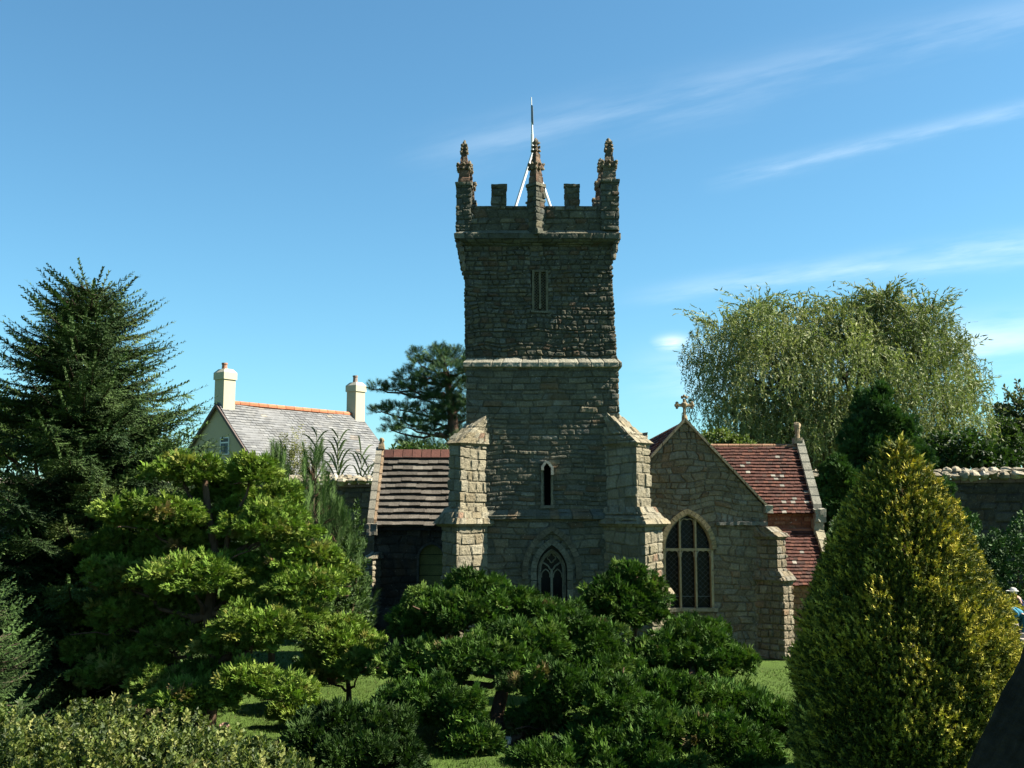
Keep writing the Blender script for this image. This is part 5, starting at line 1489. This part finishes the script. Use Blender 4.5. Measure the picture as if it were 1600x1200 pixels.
# reeds and bamboo growing above the wall, left
def reed(label, stems, seed):
    Y = 27.5; rg = np.random.default_rng(seed)
    base = np.array([X(stems[0][0], Y), Y, 0.]); root = empty('giant_reed', base, label, 'reed', 'tall reeds above the garden wall')
    st = Geo(); lf = Geo()
    for (px, py, lean) in stems:
        b = np.array([X(px, Y), Y+rg.normal(0, .1), 0.]); top = at(px+lean, py, Y); 
        q = np.linspace(0, 1, 12)[:, None]; pts = b+(top-b)*q
        st.tube(pts, np.linspace(.022, .008, 12), 5, (.13, .17, .06))
        nL = 9
        for k in range(nL):
            t0 = .60+.40*k/nL; p0 = b+(top-b)*t0; sg = 1 if k % 2 else -1
            L = (.48+.30*rg.random())*(1.1-.35*(k/nL)); a = rg.normal(0, .5)
            h = np.array([sg*math.cos(a), math.sin(a), 0]); m = 7; r = np.linspace(0, 1, m)
            e = 1.0+.7*rg.random()
            c = p0+np.outer(r*L*.62, h); c[:, 2] += L*(e*r-.5*e*r**2.6)
            w = .019*np.sin(PI*np.clip(r*.85+.15, 0, 1))+.002
            side = norm(np.cross(np.gradient(c, axis=0), np.array([0, 1, .25])))
            v = np.stack([c-side*w[:, None], c+side*w[:, None]], 1).reshape(-1, 3)
            f = [(2*i, 2*i+1, 2*i+3, 2*i+2) for i in range(m-1)]
            lf.add(v, f, np.array((.075, .115, .04))*(.7+.6*rg.random()))
    st.build('stem', M_BARK, root, True); lf.build('foliage', M_FAR, root)
reed('tall dark reed with long arching leaves, leftmost of the three before the slate roof', [(496, 672, -1)], 111)
reed('tall dark reed with arching leaves, middle and tallest of the three before the slate roof', [(534, 675, -6), (524, 690, 4)], 112)
reed('shorter dark reed with upright leaves just left of the left transept', [(566, 700, -2), (572, 725, 4)], 113)
BAM = [leafy(10, .22, .035, 120+i, 70) for i in range(2)]
def bamboo():
    Y = 28.0; rg = np.random.default_rng(115); base = np.array([X(460, Y), Y, 0.])
    root = empty('bamboo', base, 'feathery yellow-green bamboo above the wall left of the reeds', 'bamboo')
    st = Geo(); lf = Geo()
    for (px, py) in ((466, 672), (452, 705), (445, 690), (472, 700), (460, 690), (436, 708), (478, 722)):
        b = np.array([X(460+rg.normal(0, 6), Y), Y+rg.normal(0, .15), 0.]); top = at(px, py, Y); q = np.linspace(0, 1, 10)[:, None]
        st.tube(b+(top-b)*q, np.linspace(.014, .004, 10), 5, (.22, .22, .07))
        n = 46; t0 = .58+.42*rg.random(n); p = b+(top-b)*t0[:, None]+rg.normal(0, .07, (n, 3))*(1.3-t0)[:, None]*2
        d = norm(rg.normal(0, .5, (n, 3))+np.array([0, 0, .6])); M = frames(d, rg.normal(0, 1, (n, 3)))*(.36*(.6+.6*rg.random(n)))[:, None, None]
        lf.inst(*BAM[0], M, p, colours(n, [((.22, .23, .05), 3), ((.30, .29, .08), 2), ((.15, .18, .04), 1)], rg, .2))
    st.build('stem', M_BARK, root, True); lf.build('foliage', M_FAR, root)
bamboo()

# ------------------------------------------------------------------ grass, stones, thatch, figures, bird
def grass():
    rg = np.random.default_rng(131); g = Geo()
    n = 52000
    y = 6.2+6.6*rg.random(n)**1.15; x = (rg.random(n)*1.15-.62)*y*1.0
    keep = ~((x > -2.0) & (x < 2.9) & (y > 10.6)) & ~((x < -2.4) & (y < 8))
    x, y = x[keep], y[keep]; n = len(x)
    tv = []; tf = []
    for k in range(4):
        a = k*1.7; h = .75+.25*((k*7) % 3)/2; o = np.array([math.cos(a)*.25, math.sin(a)*.25, 0]); s_ = np.array([-math.sin(a)*.09, math.cos(a)*.09, 0]); ln = np.array([math.cos(a)*.35, math.sin(a)*.35, h])
        tv += [o-s_, o+s_, o+ln]; tf.append((3*k, 3*k+1, 3*k+2))
    a = rg.uniform(0, 2*PI, n); S = .022*(.6+.8*rg.random(n))
    M = np.zeros((n, 3, 3)); M[:, 0, 0] = np.cos(a); M[:, 0, 1] = -np.sin(a); M[:, 1, 0] = np.sin(a); M[:, 1, 1] = np.cos(a); M[:, 2, 2] = 1
    M *= S[:, None, None]
    g.inst(np.array(tv), np.array(tf), M, np.stack([x, y, 0*x], 1), colours(n, [((.085,.15,.025),3), ((.11,.18,.03),2), ((.07,.115,.022),2), ((.16,.17,.06),.5)], rg, .25))
    o = g.build('grass', M_GRASS); tag(o, 'short mown green grass around the church', 'grass', kind='stuff')
grass()
def rock(px, py, Y, r, seed, label, col=(.40, .27, .21)):
    g = Geo(); c = at(px, py, Y); c[2] = max(c[2], r[2]*.5)
    g.blob((c[0], c[1], c[2]), r, col, seed=seed, nu=12, nv=9, rough=.45)
    o = g.build('rock', M_STONE); tag(o, label, 'rock')
G = lambda px, py: float(ground(px, py)[1])
rock(222, 1062, G(222, 1070), (.055, .05, .05), 1, 'pinkish pointed stone in the shade under the spruce, largest of the group')
rock(243, 1076, G(243, 1082), (.035, .03, .03), 2, 'small pinkish stone in front of the largest pointed stone')
rock(262, 1070, G(262, 1078), (.04, .035, .025), 3, 'flat pinkish stone right of the pointed stone under the spruce')
rock(270, 986, G(270, 1010), (.045, .04, .05), 4, 'single pink stone higher up beneath the golden cypress pads')
rock(330, 1112, G(330, 1120), (.04, .04, .04), 5, 'upper brown stone at the foot of the golden cypress')
rock(350, 1135, G(350, 1140), (.035, .03, .03), 6, 'lower brown stone at the foot of the golden cypress by the variegated shrub')
rock(792, 1160, G(792, 1165)-.1, (.03, .03, .035), 7, 'small pale stone at the foot of the wide dark cypress', (.55, .50, .42))

def thatch():
    Yf, Yn = 4.0, 2.75
    e = at(1500, 1222, Yf); r = at(1600, 1030, Yf)
    dx, dz = r[0]-e[0], r[2]-e[2]
    k = 1.75; rx, rz = e[0]+dx*k, e[2]+dz*k; ex, ez = e[0]-dx*.15, e[2]-dz*.15
    root = empty('thatched_model_cottage', (rx, (Yf+Yn)/2, 0), 'dark steep thatched roof of a model cottage in the bottom right corner', 'model cottage')
    g = Geo(); rg = np.random.default_rng(3)
    for sgn in (-1, 1):
        nu, nv = 46, 70
        u = np.linspace(0, 1, nu); v = np.linspace(0, 1, nv); U, V = np.meshgrid(u, v, indexing='ij')
        xx = rx+sgn*(-1)*0+sgn*(rx-ex)*U; zz = rz+(ez-rz)*U-.0; yy = Yn+(Yf-Yn)*V
        th = .012*(vnoise(V*95, U*9)-.5)+.008*(vnoise(V*40, U*40)-.5)+.02*np.cos(U*PI*.5)
        nx, nz = sgn*math.sin(R(62)), math.cos(R(62))
        P = np.stack([xx+nx*th, yy, zz+nz*th], -1)
        col = np.array((.085, .068, .045))*(.7+.6*vnoise(V*60, U*14))[..., None]
        f = []
        for i in range(nu-1):
            for j in range(nv-1):
                q = i*nv+j; f.append((q, q+1, q+nv+1, q+nv) if sgn > 0 else (q, q+nv, q+nv+1, q+1))
        g.add(P.reshape(-1, 3), f, col.reshape(-1, 3))
        inn = .10
        # underside and verge so that the thatch has thickness
        P2 = np.stack([xx-nx*.09, yy, zz-nz*.09], -1)
        g.add(P2.reshape(-1, 3), [tuple(reversed(q)) for q in f], col.reshape(-1, 3)*.8)
        for j in (0, nv-1):
            a, b = P[:, j], P2[:, j]; vv = np.stack([a, b], 1).reshape(-1, 3)
            g.add(vv, [(2*i, 2*i+1, 2*i+3, 2*i+2) for i in range(nu-1)], (.08, .065, .045))
        a, b = P[-1], P2[-1]; vv = np.stack([a, b], 1).reshape(-1, 3)
        g.add(vv, [(2*i, 2*i+1, 2*i+3, 2*i+2) for i in range(nv-1)], (.08, .065, .045))
    rf = g.build('thatched_roof', M_THATCH, root)
    g = Geo(); n = 22
    for i in range(n):
        y0 = Yn+(Yf-Yn)*i/n; g.tube([(rx, y0, rz+.03), (rx, y0+(Yf-Yn)/n*.97, rz+.03)], .05, 10, (.10, .08, .05))
    g.build('ridge', M_THATCH, rf)
    g = Geo(); w = (rx-ex)-.10
    g.box((rx-w, Yn+.10, 0), (rx+w, Yf-.12, ez+.12), (.5, .47, .4))
    for yy in (Yn+.10, Yf-.12):
        g.add([(rx-w, yy, ez+.12), (rx+w, yy, ez+.12), (rx, yy, rz-.16)], [(0, 1, 2)], (.5, .47, .4))
    g.build('wall', M_RENDER, root)
thatch()

def skin_mesh(name, joints, bones, radii, mt, parent, levels=2, root_i=0):
    import bmesh
    me = bpy.data.meshes.new(name); bm = bmesh.new()
    lay = bm.verts.layers.skin.verify()
    vs = [bm.verts.new([float(q) for q in j]) for j in joints]
    for a, b in bones: bm.edges.new((vs[a], vs[b]))
    for i, v in enumerate(vs):
        r = radii[i]; v[lay].radius = (r, r) if not isinstance(r, tuple) else r
        v[lay].use_root = (i == root_i)
    bm.to_mesh(me); bm.free()
    me.materials.append(mt)
    o = bpy.data.objects.new(name, me); COL.objects.link(o); o.parent = parent
    m = o.modifiers.new('skin', 'SKIN'); m.use_smooth_shade = True
    s = o.modifiers.new('sub', 'SUBSURF'); s.levels = levels; s.render_levels = levels
    return o
def flatmat(name, c, rough=.85): return mat(name, rough, [(40, .15)], flat=c, spec=.15)
def person(label, px, py_feet, Y, ht, bend, top, legs, hair, hair_c, seed, face=-1):
    """small garden figure, bent forward from the hips and reaching down"""
    zf = Z(py_feet, Y); k = ht/1.7
    root = empty('person', (X(px, Y), Y, zf), label, 'person')
    ca, sa = math.cos(bend), math.sin(bend)
    def T(x, y, z):                       # upper body hinged at the hip (z = .9), bending towards face side
        zz = z-.9
        return np.array([(x if False else x)+face*zz*sa, y, .9+zz*ca])*k
    F = lambda x, y, z: np.array([x, y, z])*k
    J = [F(0, 0, .92), T(0, 0, 1.15), T(0, 0, 1.40), T(0, 0, 1.50), T(0, 0, 1.58), T(0, 0, 1.70),       # 0-5 pelvis..crown
         F(.0, .10, .86), F(face*.02, .11, .48), F(-face*.02, .11, .07), F(face*.16, .12, .03),          # leg
         F(.0, -.10, .86), F(face*.06, -.11, .48), F(.0, -.11, .07), F(face*.18, -.12, .03),
         T(0, .19, 1.40), T(.0, .22, 1.12)+F(face*.06, 0, -.02), T(0, .2, 1.12)+F(face*.22, 0, -.2), T(0, .2, 1.12)+F(face*.26, 0, -.29),
         T(0, -.19, 1.40), T(.0, -.22, 1.12)+F(face*.06, 0, -.02), T(0, -.2, 1.12)+F(face*.20, 0, -.22), T(0, -.2, 1.12)+F(face*.24, 0, -.31)]
    Bn = [(0, 1), (1, 2), (2, 3), (3, 4), (4, 5), (0, 6), (6, 7), (7, 8), (8, 9), (0, 10), (10, 11), (11, 12), (12, 13), (2, 14), (14, 15), (15, 16), (16, 17), (2, 18), (18, 19), (19, 20), (20, 21)]
    rad = [.13, .12, .13, .055, .085, .075, .085, .06, .042, .03, .085, .06, .042, .03, .06, .045, .034, .03, .06, .045, .034, .03]
    skin_mesh('body', J, Bn, [r*k for r in rad], M_SKIN, root)
    # clothes follow the body, a little larger
    sel = [0, 1, 2, 14, 15, 16, 18, 19, 20]; ix = {a: i for i, a in enumerate(sel)}
    skin_mesh('jacket', [J[i] for i in sel], [(ix[a], ix[b]) for a, b in Bn if a in ix and b in ix], [(rad[i]+.022)*k for i in sel], top, root)
    sel = [0, 6, 7, 8, 10, 11, 12]; ix2 = {a: i for i, a in enumerate(sel)}
    skin_mesh('trousers', [J[i] for i in sel], [(ix2[a], ix2[b]) for a, b in Bn if a in ix2 and b in ix2], [(rad[i]+.02)*k for i in sel], legs, root)
    g = Geo(); hc = (J[4]+J[5])/2
    ro = np.array(root.location)
    g.blob(ro+hc+np.array([-face*.03, 0, .03])*k, np.array([.115, .11, .125])*k, hair_c, seed=seed, nu=14, nv=10, rough=.15)
    if hair == 'hat': g.tube([ro+hc+np.array([0, 0, .03])*k, ro+hc+np.array([0, 0, .045])*k], .19*k, 14, hair_c)
    g.build('hair' if hair != 'hat' else 'hat', M_CLOTH, root, True)
person('brown-haired figure in a teal blue top bending down beside the golden conifer', 1590, 1010, 12.2, .62, R(62), flatmat('teal_cloth', (.05, .22, .32)), flatmat('dark_teal_cloth', (.03, .12, .16)), 'hair', (.16, .08, .05), 3, -1)
person('pale-hatted figure in a navy top behind the bending figure at the right edge', 1592, 1002, 12.9, .62, R(28), flatmat('navy_cloth', (.03, .04, .12)), flatmat('white_cloth', (.6, .6, .58)), 'hat', (.62, .60, .55), 4, -1)
def slab(px, py, Y, w, h, seed, label):
    g = Geo(); c = at(px, py, Y)
    rough_box(g, (c[0]-w, Y, c[2]), (c[0]+w, Y+.4, c[2]+h), (.36, .33, .29), seed, .012)
    o = g.build('stone_step', M_STONE); tag(o, label, 'step', 'stone steps at the right edge')
slab(1606, 1006, 12.0, .11, .05, 1, 'lowest rough grey stone step at the right edge by the bending figure')
slab(1607, 998, 12.1, .10, .06, 2, 'middle rough grey stone step at the right edge by the bending figure')
slab(1608, 988, 12.2, .09, .06, 3, 'topmost rough grey stone step at the right edge by the bending figure')
def bird():
    Y = 40.; c = at(1557, 637, Y); g = Geo()
    root = empty('bird', c, 'small dark bird flying right of the willow', 'bird')
    g.blob(c, (.10, .05, .045), (.03, .03, .035), nu=10, nv=8, rough=.05); g.blob(c+(-.11, 0, .03), (.04, .035, .035), (.03, .03, .035), nu=8, nv=6, rough=.05)
    g.hexa([c+(.07, -.03, -.01), c+(.20, -.04, -.02), c+(.20, .04, -.02), c+(.07, .03, -.01), c+(.07, -.03, .01), c+(.20, -.04, -.01), c+(.20, .04, -.01), c+(.07, .03, .01)], (.03, .03, .035))
    g.build('body', M_CLOTH, root, True)
    for sg in (-1, 1):
        w = Geo()
        p = [c+(-.05, 0, .03), c+(.05, 0, .03), c+(.06, sg*.05, .16), c+(-.03, sg*.05, .17), c+(.10, sg*.08, .25)]
        w.hexa([p[0], p[1], p[2], p[3]]+[q+np.array([0, sg*.012, .0]) for q in p[:4]], (.03, .03, .035)); w.add([p[3], p[2], p[4], p[4]+(0, sg*.008, 0)], [(0, 1, 2), (0, 1, 3)], (.03, .03, .035))
        w.build('wing', M_CLOTH, root)
bird()
